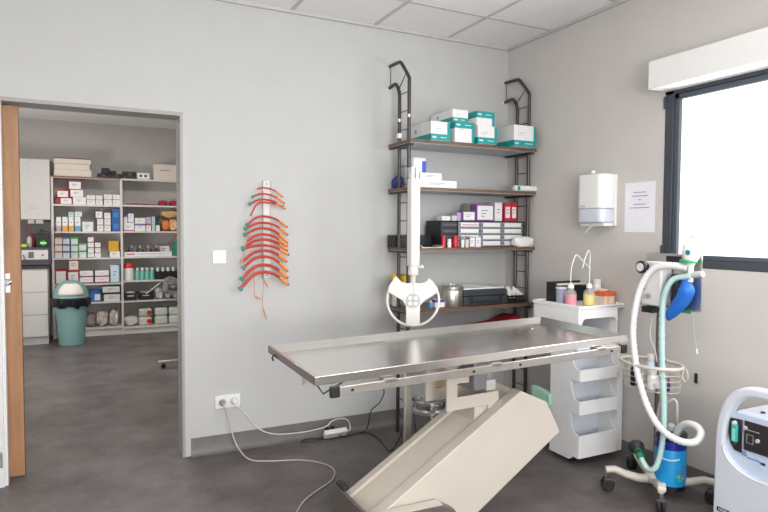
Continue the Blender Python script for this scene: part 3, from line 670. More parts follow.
arcs = [((257, 189.2), (265.3, 187.8), (282, 196.3), .0032, 0), ((254, 196.3), (264, 193.8), (283.6, 202.6), .0038, 1), ((251.3, 203.3), (264, 199.4), (284.3, 208.2), .0042, 1),
        ((250.5, 216), (262, 202.5), (283, 205.5), .0035, 0), ((248.4, 223.7), (264, 216.3), (286.4, 226.5), .0045, 1), ((247, 228), (264, 222.7), (287, 234.3), .005, 1),
        ((246.3, 234), (264, 228.2), (287, 242), .0052, 1), ((247, 241), (264, 234.3), (286.5, 245.5), .0055, 0), ((246, 246), (264, 239.4), (286.7, 250), .0055, 0),
        ((244.8, 248.2), (264, 245.2), (288, 254.5), .0058, 1), ((242, 262), (264, 250.5), (286, 261), .006, 0), ((244.3, 267), (264, 256.4), (287, 270.5), .006, 1),
        ((243, 278), (264, 264.8), (287, 277.3), .0065, 1), ((241.6, 287.5), (264, 272), (287.7, 284.3), .0068, 1)]
ords = ['topmost, short and thin', 'second from the top', 'third from the top', 'fourth from top, left end drooping', 'fifth from the top, below the gap', 'sixth from the top', 'seventh from the top', 'eighth from the top', 'ninth from the top', 'tenth from the top', 'eleventh from the top', 'third from the bottom', 'second from the bottom', 'lowest and thickest']
for k, (l_, a_, r_, rad, con) in enumerate(arcs):
    rad *= 1.5
    yy = -.030-.018*(k % 2)
    A, B_, C_ = at(*l_, y=yy), at(*a_, y=yy), at(*r_, y=yy)
    t = thing('endotracheal_tube', 'red rubber tube on the wall rack, '+ords[k], 'breathing tube', (B_.x, yy, B_.z), 'red rubber breathing tubes on the wall rack')
    m1 = (A+B_)/2; m1.z += (B_.z-A.z)*.28; m2 = (B_+C_)/2; m2.z += (B_.z-C_.z)*.26
    full = crv([A, m1, B_, m2, C_], 7); nn = len(full)
    cut = int(nn*.80)
    MB().tube(full[:cut+1], rad, 10).build('tube_body', TR, t)
    MB().tube(full[cut:], [rad*(1.02+.25*math.sin(PI*i/(nn-cut-1))) for i in range(nn-cut)], 10).build('cuff', TO, t)
    MB().tube([C_, C_+(C_-full[-3]).normalized()*.008], rad*.85, 8).build('tip', M((110, 34, 30), .5), t)
    if con:
        d = (full[0]-full[2]).normalized(); MB().tube([full[0], full[0]+d*.008, full[0]+d*.0081, full[0]+d*.018], [rad*1.35, rad*1.35, rad*1.7, rad*1.7], 12).build('connector', TT, t)
    if k in (12, 13, 8, 6):
        pth = {12: [(256, 266), (254, 272), (254.6, 284), (255, 296), (261, 299.5)], 13: [(264, 273), (263.5, 286), (262.6, 300), (263, 308), (266.8, 319.5)], 8: [(262, 240), (264, 262), (264.2, 280), (268.3, 287)], 6: [(250, 232), (246, 245), (243, 258), (241.5, 264)]}[k]
        pp = [at(*q, y=yy-.012) for q in pth]
        MB().tube([B_+Vector((0, -.006, 0))]+pp if k == 13 else pp, .0017, 6, 5).build('inflation_line', M((206, 120, 96), .5), t)
        MB().tube([pp[-2], (pp[-2]*.6+pp[-1]*.4), pp[-1]], [.0035, .006, .003], 8).build('pilot_balloon', TO, t)

# towel dispenser on the right wall
dp = thing('towel_dispenser', 'white wall paper towel dispenser with translucent lower cover', 'towel dispenser', (-.1, -1.0, 1.6))
dy0, dy1 = -1.105, -.885; dx = -.135
dz0, dz1, dzm = 1.442, 1.768, 1.552
def rounded(y0, y1, x, r, n=8):
    """plan outline: flat against the wall, rounded front"""
    pts = [(0-.02, y1), (x+r, y1)]
    for i in range(n+1):
        t = PI/2*i/n; pts.append((x+r-r*math.sin(t), y1-r+r*math.cos(t)))
    for i in range(n+1):
        t = PI/2*i/n; pts.append((x+r-r*math.cos(t), y0+r-r*math.sin(t)))
    pts += [(x+r, y0), (-.02, y0)]
    return pts
MB().prism(rounded(dy0, dy1, dx, .045), 'z', dzm, dz1).build('cover', WHITE, dp, .008, 3)
MB().prism(rounded(dy0+.001, dy1-.001, dx+.001, .045), 'z', dz0+.02, dzm-.0005).build('lower_cover', M((204, 208, 222), .22, var=.02), dp, .012, 3)
MB().box(-.02, 0, dy0, dy1, dz0+.002, dz1).build('back_plate', WHITE, dp, .004)
MB().box(-.10, -.02, dy0+.012, dy1-.012, dz0, dz0+.02).build('bottom_tray', WHITE, dp, .003)
MB().lathe([(.009, 0), (.009, .008), (.014, .013), (.015, .02), (.01, .028), (.001, .03)], (-.09, -.99, dz1-.002), n=18).build('lock_knob', WHITE, dp)
text('brand_mark', 'Tork', .018, M((150, 150, 156), .5), dp, (dx-.0006, -.95, dzm+.018), (0, -1, 0), (0, 0, 1))
pw = MB(); c = at(585, 236, x=-.12)
A = Vector((-.08, -1.0, dz0+.005)); B_ = Vector((-.11, -.955, dz0-.04))
rot = (B_-A).normalized(); sd = Vector((.4, .9, 0)).normalized()
q = []
for i in range(7):
    t_ = i/6; p = A+(B_-A)*t_+Vector((0, 0, .01*math.sin(PI*t_))); w2 = .010+.009*t_
    q += [p+sd*w2*math.cos(2*PI*k/8)+Vector((0, 0, 1))*.006*math.sin(2*PI*k/8) for k in range(8)]
MB().add(q, [(i*8+k, i*8+(k+1) % 8, (i+1)*8+(k+1) % 8, (i+1)*8+k) for i in range(6) for k in range(8)]+[list(range(8))[::-1], list(range(48, 56))]).build('paper_end', WHITE, dp)
# paper notice
nt_ = thing('paper_notice', 'white printed paper sheet taped to the wall beside the window', 'notice', (0, -1.277, 1.55))
ya_, yb_ = at(625, 208, x=0).y, at(655, 208, x=0).y; zt, zb = 1.705, 1.405
MB().box(-.0015, 0, yb_, ya_, zb, zt).build('sheet', M((232, 231, 238), .6), nt_)
yc = (ya_+yb_)/2; g = MB()
for z_, w_ in ((1.645, .045), (1.623, .058), (1.600, .012), (1.573, .045), (1.552, .072)): g.box(-.0022, -.0015, yc-w_, yc+w_, z_-.0022, z_+.0022)
g.build('printed_lines', M((128, 126, 142), .6), nt_)

# ------------------------------------------------------------ white storage trolley with tilting bins
ct = thing('storage_trolley', 'white plastic storage trolley with three open bins beside the right wall', 'trolley', (-.2, -.98, 0))
CP = M((236, 236, 236), .32, var=.01)
cx0, cx1, cy0, cy1, cz0, cz1 = -.382, -.014, -1.18, -.785, .048, .94
side = 'y'
cyb = -.95
MB().prism([(cy0+.06, cz0), (cy0+.06, cz1), (cy1, cz1), (cy1, .71), (cyb+.02, .67), (cyb, .64), (cyb, cz0)], 'x', cx0, cx0+.012).build('side_panel', CP, ct, .003)
MB().prism([(cy0-.012, cz0), (cy0-.012, .70), (cy0+.045, .70), (cy0+.045, cz1), (cy1, cz1), (cy1, .71), (cyb+.02, .67), (cyb, .64), (cyb, cz0)], 'x', cx1-.045, cx1).build('side_panel', CP, ct, .003)
MB().box(cx0+.012, cx1-.045, cy1-.012, cy1, .71, cz1).box(cx0+.012, cx1-.045, cyb-.012, cyb, cz0, .66).prism([(cyb-.012, .66), (cyb, .655), (cy1, .70), (cy1, .712)], 'x', cx0+.012, cx1-.045).build('back_panel', CP, ct)
MB().box(cx0, cx1, cy0+.06, cyb, cz0-.02, cz0).build('bottom_panel', CP, ct)
g = MB(); g.box(cx0-.003, cx1+.002, cy0-.005, cy1+.005, cz1, cz1+.012).box(cx0-.003, cx0+.005, cy0-.005, cy1+.005, cz1+.012, cz1+.026).box(cx1-.006, cx1+.002, cy0-.005, cy1+.005, cz1+.012, cz1+.026).box(cx0, cx1-.004, cy1-.003, cy1+.005, cz1+.012, cz1+.026)
g.box(cx0+.005, cx1-.006, cy0-.005, cy0+.003, cz1+.012, cz1+.022).build('top_tray', CP, ct, .003)
# front frame with arched window of the upper shelf
def arch_panel(x0, x1, y0, y1, z0, z1, ox0, ox1, oz0, oz1, r):
    """front panel with a rounded-top opening"""
    m_ = MB(); m_.box(x0, ox0, y0, y1, z0, z1).box(ox1, x1, y0, y1, z0, z1)
    if oz0 > z0: m_.box(ox0, ox1, y0, y1, z0, oz0)
    m_.box(ox0, ox1, y0, y1, oz1, z1)
    for s_, xx in ((1, ox0), (-1, ox1)):
        pts = [(xx, oz1), (xx, oz1-r)]+[(xx+s_*(r-r*math.cos(PI/2*i/6)), oz1-r+r*math.sin(PI/2*i/6)) for i in range(7)]
        m_.prism(pts, 'y', y0, y1)
    return m_
arch_panel(cx0, cx1-.045, cy0, cy0+.06, .70, cz1, cx0+.03, cx1-.052, .745, .885, .035).build('front_frame', CP, ct, .003)
MB().box(cx0+.012, cx1-.045, cy0+.06, cy1-.012, .735, .745).build('shelf', CP, ct)
g = MB().box(cx0+.015, cx1-.05, cy1-.016, cy1-.012, .75, .92)
g.build('inner_back', M((196, 204, 222), .4), ct)
def bin_(z0, z1, zf, name='tilt_bin'):
    """bin with side walls that drop in a curve to a low protruding front lip"""
    x0, x1 = cx0-.001, cx1-.046; yb, yf = cy0+.055, cy0-.02
    b_ = MB()
    prof = [(yf, z0), (yf-.004, zf), (yf+.012, zf), (yf+.02, zf+.005)]+[(yf+.02+.045*math.sin(PI/2*i/6), zf+.005+(z1-zf-.005)*(1-math.cos(PI/2*i/6))) for i in range(1, 7)]+[(yb+.09, z1), (yb+.09, z0)]
    for xa, xb in ((x0, x0+.006), (x1-.006, x1)): b_.prism(prof, 'x', xa, xb)
    b_.prism([(yf, z0), (yf-.004, zf), (yf+.006, zf), (yf+.008, z0)], 'x', x0+.006, x1-.006)
    b_.box(x0+.006, x1-.006, yf+.006, yb+.09, z0, z0+.006)
    b_.build('bin_shell', CP, ct, .002).name = name
    MB().box(x0+.006, x1-.006, yb+.084, yb+.09, z0+.006, z1).build('bin_back', M((214, 219, 228), .4), ct)
bins = [(.515, .70, .585), (.315, .505, .395), (.052, .305, .19)]
for z0, z1, zf in bins: bin_(z0, z1, zf)
for x in (cx0+.05, cx1-.05):
    for y in (cy0+.08, cyb-.01):
        w_ = MB().lathe([(.008, -.02), (.026, -.018), (.028, -.01), (.028, .01), (.026, .018), (.008, .02)], (x, y, .0285), 'x', 18)
        o = w_.build('castor', RUBBER, ct); MB().box(x-.024, x+.024, y-.012, y+.02, .02, .027).build('fork', BLACK, o)
# glasses inside the upper compartment
for k in range(3):
    o = cup('measuring_glass', ['left', 'middle', 'right'][k]+' clear medicine cup in the trolley\'s upper compartment', 'cup', 'clear cups in the trolley compartment', (-.245+.055*k, -1.08, .7455), .016, .024, .062+.01*(k == 1), M((205, 212, 222), .15, alpha=.55))
o = MB().box(-.19, -.11, -1.05, -1.0, .7455, .765).build('instrument_case', BLACK, None, .003); tag(o, 'small black case behind the clear cups inside the trolley', 'case')
# things on top of the trolley
zt_ = cz1+.0125
t = thing('caddy', 'black open caddy with a pale lid edge on top of the trolley', 'caddy', (-.31, -.87, zt_))
a0_, b0_ = at(551, 290, y=-.88).x+.035, at(590, 290, y=-.88).x
g = MB().box(a0_, b0_, -.88, -.80, zt_, zt_+.004).box(a0_, b0_, -.804, -.80, zt_+.004, zt_+.125).box(a0_, b0_, -.88, -.876, zt_, zt_+.10).box(a0_, a0_+.012, -.88, -.80, zt_, zt_+.125).box(b0_-.004, b0_, -.88, -.80, zt_, zt_+.125)
g.build('caddy_shell', BLACK, t, .001); MB().box(a0_+.03, b0_-.02, -.872, -.81, zt_+.105, zt_+.113).build('paper_stack', M((214, 206, 192), .6), t)
t = thing('clear_jar', 'clear plastic jar left of the pink bottle on the trolley', 'jar', (at(561, 300, y=-.99).x, -.99, zt_)); c = t.location
MB().lathe([(.03, 0), (.033, .10), (.031, .10), (.028, .003), (.0001, .003)], c, n=24).build('jar_body', M((170, 176, 196), .15, alpha=.6), t)
MB().lathe([(.034, .1), (.034, .108), (.0001, .109)], c, n=24).build('lid', M((214, 216, 224), .3), t)
def wash(name, label, px, yb, hb, r, col, pth):
    x = at(px, 304, y=yb).x; t = thing('wash_bottle', label, 'bottle', (x, yb, zt_), 'wash bottles with bent spouts'); c = t.location
    MB().lathe([(r*.95, 0), (r, .004), (r, hb*.60), (r*.9, hb*.72), (r*.5, hb*.86), (r*.42, hb*.90), (r*.42, hb*.92)], c, n=26).build('bottle_body', M((236, 232, 230), .2, alpha=.22), t)
    MB().lathe([(r*.9, .003), (r*.94, .006), (r*.94, hb*.56), (.0001, hb*.56)], c, n=24).build('liquid', col, t)
    MB().lathe([(r*.52, hb*.92), (r*.52, hb*1.05), (r*.3, hb*1.12), (.006, hb*1.16)], c, n=18).build('cap', M((238, 236, 234), .3), t)
    pp = [c+Vector((0, 0, hb*.1)), c+Vector((0, 0, hb*1.1))]+[at(*q, y=yb) for q in pth]
    pp[2].x = c.x
    MB().tube(pp[1:], .0026, 8, 5).build('spout', M((236, 236, 236), .3), t)
wash('p', 'wash bottle with pink liquid and bent white spout on the trolley', 570.5, -1.07,   .118, .036, M((222, 110, 130), .25), [(572, 270), (574, 259), (577, 255), (584, 262), (591, 269.5)])
wash('y', 'wash bottle with yellow liquid and bent white spout on the trolley', 589, -1.10,   .118, .036, M((222, 208, 78), .25), [(589, 268), (590, 254), (588.5, 250.5), (585.5, 257), (582.5, 268)])
t = thing('spray_can', 'plain white cylindrical bottle behind the yellow wash bottle', 'bottle', (at(597, 290, y=-1.0).x, -1.0, zt_)); c = t.location
MB().lathe([(.024, 0), (.025, .003), (.025, .115), (.024, .118)], c, n=24).build('bottle_body', WHITE, t); MB().lathe([(.024, .118), (.0245, .119), (.0245, .145), (.022, .148), (.0001, .148)], c, n=24).build('cap', CARD, t)
xo0, xo1 = -.118, -.022
t = thing('orange_box', 'orange and white carton with window at the right end of the trolley top', 'box', ((xo0+xo1)/2, -1.09, zt_))
MB().box(xo0, xo1, -1.13, -1.04, zt_+.0005, zt_+.052).build('carton_body', M((226, 214, 204), .5), t, .001)
MB().box(xo0-.001, xo1+.001, -1.132, -1.038, zt_+.0525, zt_+.078).build('carton_lid', M((228, 104, 50), .5), t, .001)
MB().box(xo0+.012, (xo0+xo1)/2-.004, -1.1312, -1.1301, zt_+.008, zt_+.045).build('print_panel', M((236, 178, 150), .5), t)
MB().box(xo1-.012, xo1-.004, -1.1312, -1.1301, zt_+.004, zt_+.05).build('print_stripe', M((208, 74, 60), .5), t)
o = MB().blob(((xo0+xo1)/2-.015, -1.085, zt_+.088), (.07, .05, .02), 5, .1).build('gauze_wad', M((236, 200, 186), .7)); tag(o, 'small wad of peach gauze lying on the orange carton', 'gauze')

# ------------------------------------------------------------ anaesthesia trolley
BEI = M((206, 198, 188), .4, var=.02); an = thing('anaesthesia_trolley', 'beige wheeled anaesthesia stand with steel plate, basket and hoses near the window', 'anaesthesia trolley', (-.25, -1.62, 0))
hc = Vector((-.255, -1.64, .085))
cast = [(-.475, -1.495), (-.435, -1.815), (-.10, -1.87), (-.10, -1.34)]
def leg(x, y, hgt):
    e = Vector((x, y, .115)); d = (e-hc); d.z = 0
    pts = [hc+Vector((0, 0, -.01)), hc+d*.35+Vector((0, 0, -.008)), hc+d*.62+Vector((0, 0, .012)), hc+d*.82+Vector((0, 0, .034)), e+Vector((0, 0, .0))]
    MB().tube(pts, [.026, .023, .021, .019, .018], 12, 0).build('leg', BEI, an)
    dn = d.normalized(); s_ = Vector((-dn.y, dn.x, 0))
    t_ = MB().tube([Vector((x, y, .098)), Vector((x, y, .075))], .010, 10).build('castor', M((120, 118, 116), .4, .5), an)
    c_ = Vector((x, y, .036))-dn*.012
    for q in (-1, 1):
        cc = c_+s_*.012*q
        prof = [(.010, -.009), (.032, -.008), (.035, -.004), (.035, .004), (.032, .008), (.010, .009)]
        vs = []; fs = []
        for r_, h_ in prof:
            for i in range(20): vs.append(cc+s_*h_+(dn*math.cos(2*PI*i/20)+Vector((0, 0, 1))*math.sin(2*PI*i/20))*r_)
        for j in range(5):
            for i in range(20): fs.append((j*20+i, j*20+(i+1) % 20, (j+1)*20+(i+1) % 20, (j+1)*20+i))
        fs += [list(range(20)), list(range(100, 120))]
        MB().add(vs, fs).build('wheel', RUBBER, t_)
    MB().obox(c_+Vector((0, 0, .028)), (.05, .05, .022), Matrix((dn, s_, Vector((0, 0, 1)))).transposed()).build('hood', M((60, 60, 60), .4), t_, .006)
for x, y in cast: leg(x, y, 0)
MB().lathe([(.001, .06), (.05, .062), (.055, .075), (.055, .10), (.04, .115), (.02, .12), (.001, .12)], (hc.x, hc.y, 0), n=24).build('hub', BEI, an)
MB().obox(Vector((-.415, -1.80, .125)), (.07, .04, .022), Matrix.Rotation(.7, 3, 'Z')).build('foot_pad', M((222, 216, 208), .4), an, .005)
px_, py_ = -.215, -1.60
MB().tube([(hc.x, hc.y, .11), (px_, py_, .14), (px_, py_, 1.26)], .0125, 12).build('pole', M((120, 116, 112), .35, .8), an)
# steel plate
YP0, YP1, ZP0, ZP1 = -1.865, -1.51, 1.007, 1.293
XP = -.24
out = [(YP1+.0, ZP0), (YP1, ZP0+.05), (YP1-.03, ZP0+.055), (YP1-.03, ZP1-.05), (YP1-.02, ZP1-.045), (YP1-.02, ZP1), (YP0, ZP1), (YP0, ZP0)]
MB().prism(out, 'x', XP-.003, XP).build('mounting_plate', STEELR, an)
MB().box(XP-.03, XP-.003, YP0, YP1, ZP0, ZP0+.004).build('plate_shelf', STEELR, an)
MB().box(XP-.006, XP-.003, -1.75, -1.66, ZP1-.045, ZP1-.012).build('black_slot', BLACK, an, .002)
for y_ in (-1.80, -1.60): MB().box(XP-.0315, XP-.03, y_-.03, y_+.03, ZP0-.012, ZP0+.006).build('green_label', M((34, 130, 84), .5), an)
MB().box(XP-.055, XP-.003, -1.62, -1.55, ZP0-.034, ZP0-.002).build('outlet_block', BLACK, an, .004)
MB().tube([(XP-.03, -1.74, 1.19), (XP-.03, -1.74, 1.06)], .018, 12).build('pipe_block', DKGREY, an)
# vaporizer
va = MB().box(XP-.09, XP-.005, -1.70, -1.575, ZP0+.012, 1.25).build('vaporizer', M((206, 205, 206), .35), an, .008)
MB().box(XP-.087, XP-.02, -1.574, -1.566, ZP0+.03, 1.235).build('front_panel', M((214, 212, 214), .4), va, .003)
dl = at(643.5, 267, x=XP-.1)
MB().lathe([(.030, -.09), (.034, -.10), (.034, -.12), (.030, -.125)], (XP, dl.y, dl.z), 'x', 28).build('dial', BLACK, va)
MB().lathe([(.022, -.125), (.022, -.129), (.001, -.129)], (XP, dl.y, dl.z), 'x', 24).build('dial_cap', M((214, 200, 204), .4), va)
MB().box(XP-.0925, XP-.09, -1.60, -1.578, 1.10, 1.135).build('warning_label', M((120, 40, 90), .5), va)
MB().lathe([(.012, -.09), (.012, -.105), (.001, -.106)], (XP, -1.63, 1.07), 'x', 16).build('filler_screw', STEELR, va)
# valve pot with green ring
vp = at(691, 252, x=XP-.05); VX = XP-.05
MB().lathe([(.012, -.075), (.024, -.055), (.036, -.035), (.040, -.01), (.040, .02), (.034, .038), (.02, .046), (.001, .048)], (VX, vp.y, vp.z), n=26).build('valve_pot', M((240, 238, 232), .3), an)
MB().lathe([(.040, -.043), (.041, -.040), (.041, -.030), (.040, -.027)], (VX, vp.y+.012, vp.z-.012), n=26).build('green_ring', M((30, 160, 100), .4), an)
lg = at(687, 252.5, x=VX-.041)
MB().lathe([(.0001, -.0425), (.013, -.0425), (.013, -.038)], (VX, lg.y-.004, lg.z), 'x', 20).build('pot_label', M((20, 130, 150), .4), an)
MB().tube([(VX, vp.y+.02, vp.z+.03), (VX, vp.y+.018, vp.z+.066), (VX, vp.y, vp.z+.078), (VX, vp.y-.018, vp.z+.066), (VX, vp.y-.022, vp.z+.03)], .0028, 8, 4).build('bail_wire', M((120, 150, 150), .4), an)
MB().tube([(VX, vp.y, vp.z-.06), (VX, vp.y, vp.z-.15)], .0135, 14).build('valve_stem', M((222, 224, 226), .3), an)
MB().tube([(VX, vp.y, vp.z-.118), (VX, vp.y, vp.z-.125)], .0155, 14).build('blue_collar', M((40, 80, 190), .4), an)
MB().tube([at(703, 274, x=VX), at(690, 275, x=VX), at(680, 277, x=VX)], .0155, 12).build('side_port', M((196, 198, 198), .3), an)
# breathing bag
bp_ = [(685.5, 278.5), (686, 284), (686.5, 290), (683, 299), (677, 307), (671, 314), (668, 320)]
pp = crv([at(*q, x=VX-.004) for q in bp_], 4); nn = len(pp)
rr = [.012, .026, .040, .037, .034, .027, .008]
rads = []
for i in range(nn):
    f_ = i/(nn-1)*6; k_ = min(int(f_), 5); rads.append(rr[k_]+(rr[k_+1]-rr[k_])*(f_-k_))
MB().tube(pp, rads, 16).build('breathing_bag', M((28, 104, 196), .5, bump=.1, scale=25), an)
# corrugated hoses
def hose(name, pth, r, mat, label=None, k=16, amp=.10, par=None):
    pp = crv([Vector(q) for q in pth], k)
    mb = MB().tube(pp, [r*(1+amp*(1 if i % 2 else -1)) for i in range(len(pp))], 14)
    o = mb.build(name, mat, par or an, angle=2)
    if label: o['label'] = label
    return o
HW = M((226, 226, 226), .35, var=.02); HT = M((178, 210, 207), .35, var=.03)
XH = -.34
hose('breathing_hose', [at(*q) if False else at(q[0], q[1], x=q[2]) for q in [(687, 268, VX-.01), (677, 266, -.315), (663, 266, -.33), (652, 270, -.34), (642, 284, -.35), (636, 305, -.36), (633, 330, -.37), (635, 358, -.38), (640, 384, -.39), (649, 410, -.40), (662, 430, -.41), (680, 441, -.40), (695, 442, -.37), (701, 434, -.34), (697, 427, -.32), (688, 424, -.30), (680, 428, -.28), (675, 438, -.26), (673, 448, -.22)]], .0172, HW, 'white corrugated hose', 9)
hose('breathing_hose', [at(q[0], q[1], x=q[2]) for q in [(691, 276.5, VX-.01), (683, 277, -.31), (674, 279, -.32), (667, 288, -.33), (663, 304, -.33), (662, 335, -.33), (662.5, 370, -.33), (664, 405, -.33), (663, 435, -.34), (660, 455, -.36), (655, 468, -.38), (648, 469, -.39), (643, 462, -.39), (640, 456, -.38)]], .0142, HT, 'pale teal corrugated hose', 9)
mk = at(637.5, 450, x=-.37)
mo = MB().lathe([(.012, .030), (.014, .0), (.034, -.02), (.042, -.035), (.038, -.035), (.03, -.022), (.008, -.004)], (0, 0, 0), n=26)
dirn = (at(633, 440, x=-.30)-mk).normalized(); qd = Vector((0, 0, -1)).rotation_difference(dirn)
mo.v = [qd @ v+mk for v in mo.v]; mo.build('face_mask', M((44, 50, 50), .4), an)
cc = at(640.5, 456.5, x=-.38); MB().tube([mk-dirn*.0, (mk+cc)/2, cc+(cc-mk)*.3], .019, 14).build('mask_connector', M((28, 130, 84), .4), an)
# basket
bc = Vector((-.27, -1.60, .70)); BA, BB = .12, .175
def oval(z, s_=1.0, n=40): return [Vector((bc.x+BA*s_*math.cos(2*PI*i/n), bc.y+BB*s_*math.sin(2*PI*i/n), z)) for i in range(n+1)]
bk_ = MB().tube(oval(bc.z), .0095, 10, cap=False).build('basket_rim', BEI, an)
WR = M((214, 208, 200), .35, .3); g = MB()
for z, s_ in ((.665, .98), (.635, .96), (.605, .94), (.575, .92)): g.tube(oval(z, s_), .0017, 6, cap=False)
for i in range(24):
    t_ = 2*PI*i/24; d = Vector((math.cos(t_)*BA, math.sin(t_)*BB, 0))
    g.tube([bc+d, bc+d*.98+Vector((0, 0, -.04)), bc+d*.92+Vector((0, 0, -.13)), bc+Vector((0, 0, -.13))], .0015, 5)
g.build('basket_wire', WR, an)
MB().tube([(px_, py_, bc.z), (bc.x+BA, bc.y, bc.z)], .008, 8).build('basket_clamp', DKGREY, an)
MB().tube([at(686, 369, x=-.27), at(688, 376, x=-.27), at(685.5, 382, x=-.27), at(682.5, 377, x=-.27), at(683.5, 370, x=-.27)], .003, 8, 4).build('basket_hook', BEI, an)
zb_ = bc.z-.127
for (px, h_, r_, m_, cm, lb) in [(628, .14, .024, M((58, 26, 34), .3), M((120, 40, 90), .4), 'dark red-brown bottle with purple cap in the wire basket'),
                            (639.5, .165, .028, M((196, 214, 226), .35), WHITE, 'pale blue and white bottle in the wire basket'),
                            (645, .10, .030, M((236, 234, 226), .4), WHITE, 'squat white pot in front in the wire basket')]:
    y_ = {628: -1.545, 639.5: -1.565, 645: -1.64}[px]; x_ = {628: -.325, 639.5: -.225, 645: -.30}[px]
    bottle('basket_bottle', lb, 'bottle', None, (x_, y_, zb_), r_, h_, m_, cm, .2, .55)
bottle('basket_bottle', 'small dark purple bottle at the right side of the wire basket', 'bottle', None, (-.27, -1.70, zb_), .018, .065, M((70, 30, 96), .35), M((96, 50, 130), .4), .25, .8)
o = MB().blob((-.30, -1.665, zb_+.022), (.05, .055, .042), 9, .12, 10).build('tubing_bundle', M((216, 206, 214), .3)); tag(o, 'loose bundle of clear tubing lying in the wire basket', 'tubing')
# absorber canister with blue film
kc = Vector((-.225, -1.70, 0)); kr = .078; KB = M((30, 150, 214), .35)
ca = MB().lathe([(kr*.9, .075), (kr, .08), (kr, .265), (kr*.98, .27)], kc, n=36).build('canister', KB, an)
MB().lathe([(kr*.82, .045), (kr*.9, .05), (kr*.9, .075)], kc, n=30).build('canister_base', BLACK, an)
MB().lathe([(kr*1.003, .27), (kr*1.003, .315), (kr*.9, .32)], kc, n=36).build('blue_band', M((26, 40, 140), .35), an)
MB().lathe([(kr*1.02, .32), (kr*1.02, .345), (kr*.9, .355), (kr*.3, .358), (.001, .358)], kc, n=36).build('canister_lid', M((44, 46, 50), .35), an)
MB().lathe([(.022, .358), (.022, .38), (.012, .392), (.001, .393)], kc, n=18).build('lid_port', M((190, 196, 206), .3), an)
cd = (CAM-kc); cd.z = 0; cd.normalize(); cs = Vector((-cd.y, cd.x, 0))
def dot(a, z, r_, m_):
    c_ = kc+(cd*math.cos(a)+cs*math.sin(a))*(kr+.0006)+Vector((0, 0, z)); nrm = cd*math.cos(a)+cs*math.sin(a); tg = Vector((-nrm.y, nrm.x, 0))
    vs = [c_+(tg*math.cos(2*PI*i/12)+Vector((0, 0, 1))*math.sin(2*PI*i/12))*r_+nrm*k for k in (-.002, .0008) for i in range(12)]
    MB().add(vs, [list(range(12)), list(range(12, 24))]+[(i, (i+1) % 12, (i+1) % 12+12, i+12) for i in range(12)]).build('label_dot', m_, ca)
for a, z, r_, c_ in ((.55, .135, .009, (150, 200, 60)), (.78, .15, .008, (120, 90, 190)), (.62, .115, .008, (60, 190, 120)), (.85, .125, .007, (240, 150, 60)), (.75, .175, .007, (180, 90, 170))): dot(a, z, r_, M(c_, .4))
vs = []; 
for z in (.225, .232):
    for i in range(15):
        a = -.7+1.3*i/14; vs.append(kc+(cd*math.cos(a)+cs*math.sin(a))*(kr+.0008)+Vector((0, 0, z-.03*math.sin((i/14)*PI)*.3)))
MB().add(vs, [(i, i+1, i+16, i+15) for i in range(14)]).build('label_stripe', M((200, 228, 240), .4), ca)
# thin hoses and hanging cords
MB().tube([at(664, 402, x=-.26), at(668, 402, x=-.26), at(673, 399, x=-.25), at(677, 404, x=-.24), at(677, 420, x=-.22), at(680, 432, x=-.2)], .0065, 10, 6).build('scavenging_hose', M((206, 202, 198), .4), an)
MB().tube([at(660, 402, x=-.29), at(657, 420, x=-.29), at(657, 440, x=-.29), at(660, 462, x=-.29), hc+Vector((0, 0, .03))], .0055, 10, 6).build('scavenging_hose', M((206, 198, 192), .4), an)
MB().tube([at(693, 312, x=XP), at(694, 332, x=XP), at(697, 350, x=XP)], .0012, 6, 4).build('cord', M((190, 188, 184), .5), an)
MB().tube([at(696.6, 349, x=XP), at(697.2, 354, x=XP)], .004, 8).build('cord_bead', WHITE, an)
MB().tube([at(653, 318, x=-.26), at(650, 335, x=-.26), at(655, 350, x=-.26), at(657, 362, x=-.26)], .0022, 6, 5).build('cord', M((224, 222, 220), .4), an)
o = MB().box(-.008, 0, at(696.5, 378, x=0).y-.008, at(696.5, 378, x=0).y+.008, at(696, 383, x=0).z, at(696, 373, x=0).z).build('wall_clip', DKGREY, None, .002); tag(o, 'tiny dark clip fixed low on the wall right of the basket', 'clip')

# ------------------------------------------------------------ oxygen concentrator
XC = -.42
oc = thing('oxygen_concentrator', 'pale grey oxygen concentrator with arched handle at the right edge', 'oxygen concentrator', (-.23, -2.26, 0))
GP = M((204, 208, 218), .35, var=.01)
YA, YB2 = -2.075, -2.50   # left and right edges seen from the room
zb, zt2 = .06, .735
yc = (YA+YB2)/2; hw = (YA-YB2)/2
def prof_arch(inset=0, zlow=zb, n=14):
    """front outline: straight sides leaning in slightly, round shoulders"""
    pts = [(YB2+inset, zlow), (YA-inset, zlow), (YA-inset, .44)]
    for i in range(1, n+1):
        t = PI/2*i/n; pts.append((yc+(hw-inset)*abs(math.cos(t))**.72, .44+(zt2-inset-.44)*abs(math.sin(t))**.85))
    for i in range(n-1, -1, -1):
        t = PI/2*i/n; pts.append((yc-(hw-inset)*abs(math.cos(t))**.72, .44+(zt2-inset-.44)*abs(math.sin(t))**.85))
    return pts
# lower body (up to the recess) and arched handle frame
body = [(YB2, zb), (YA, zb), (YA, .44)]
o_ = prof_arch(); i_ = prof_arch(.044)
oa = [p for p in o_ if p[1] >= .44-1e-6]; ia = [p for p in i_ if p[1] >= .44-1e-6]
# recess ellipse (lower half of the oval)
def ell(t): return (yc+(hw-.044)*math.cos(t), .44-.105*math.sin(t))
N_ = 20
low = [ell(PI*i/N_) for i in range(N_+1)]          # from left edge round the bottom to the right edge
vs = []; fs = []
front = [(YB2, zb), (YA, zb)]+oa+[]
g = MB()
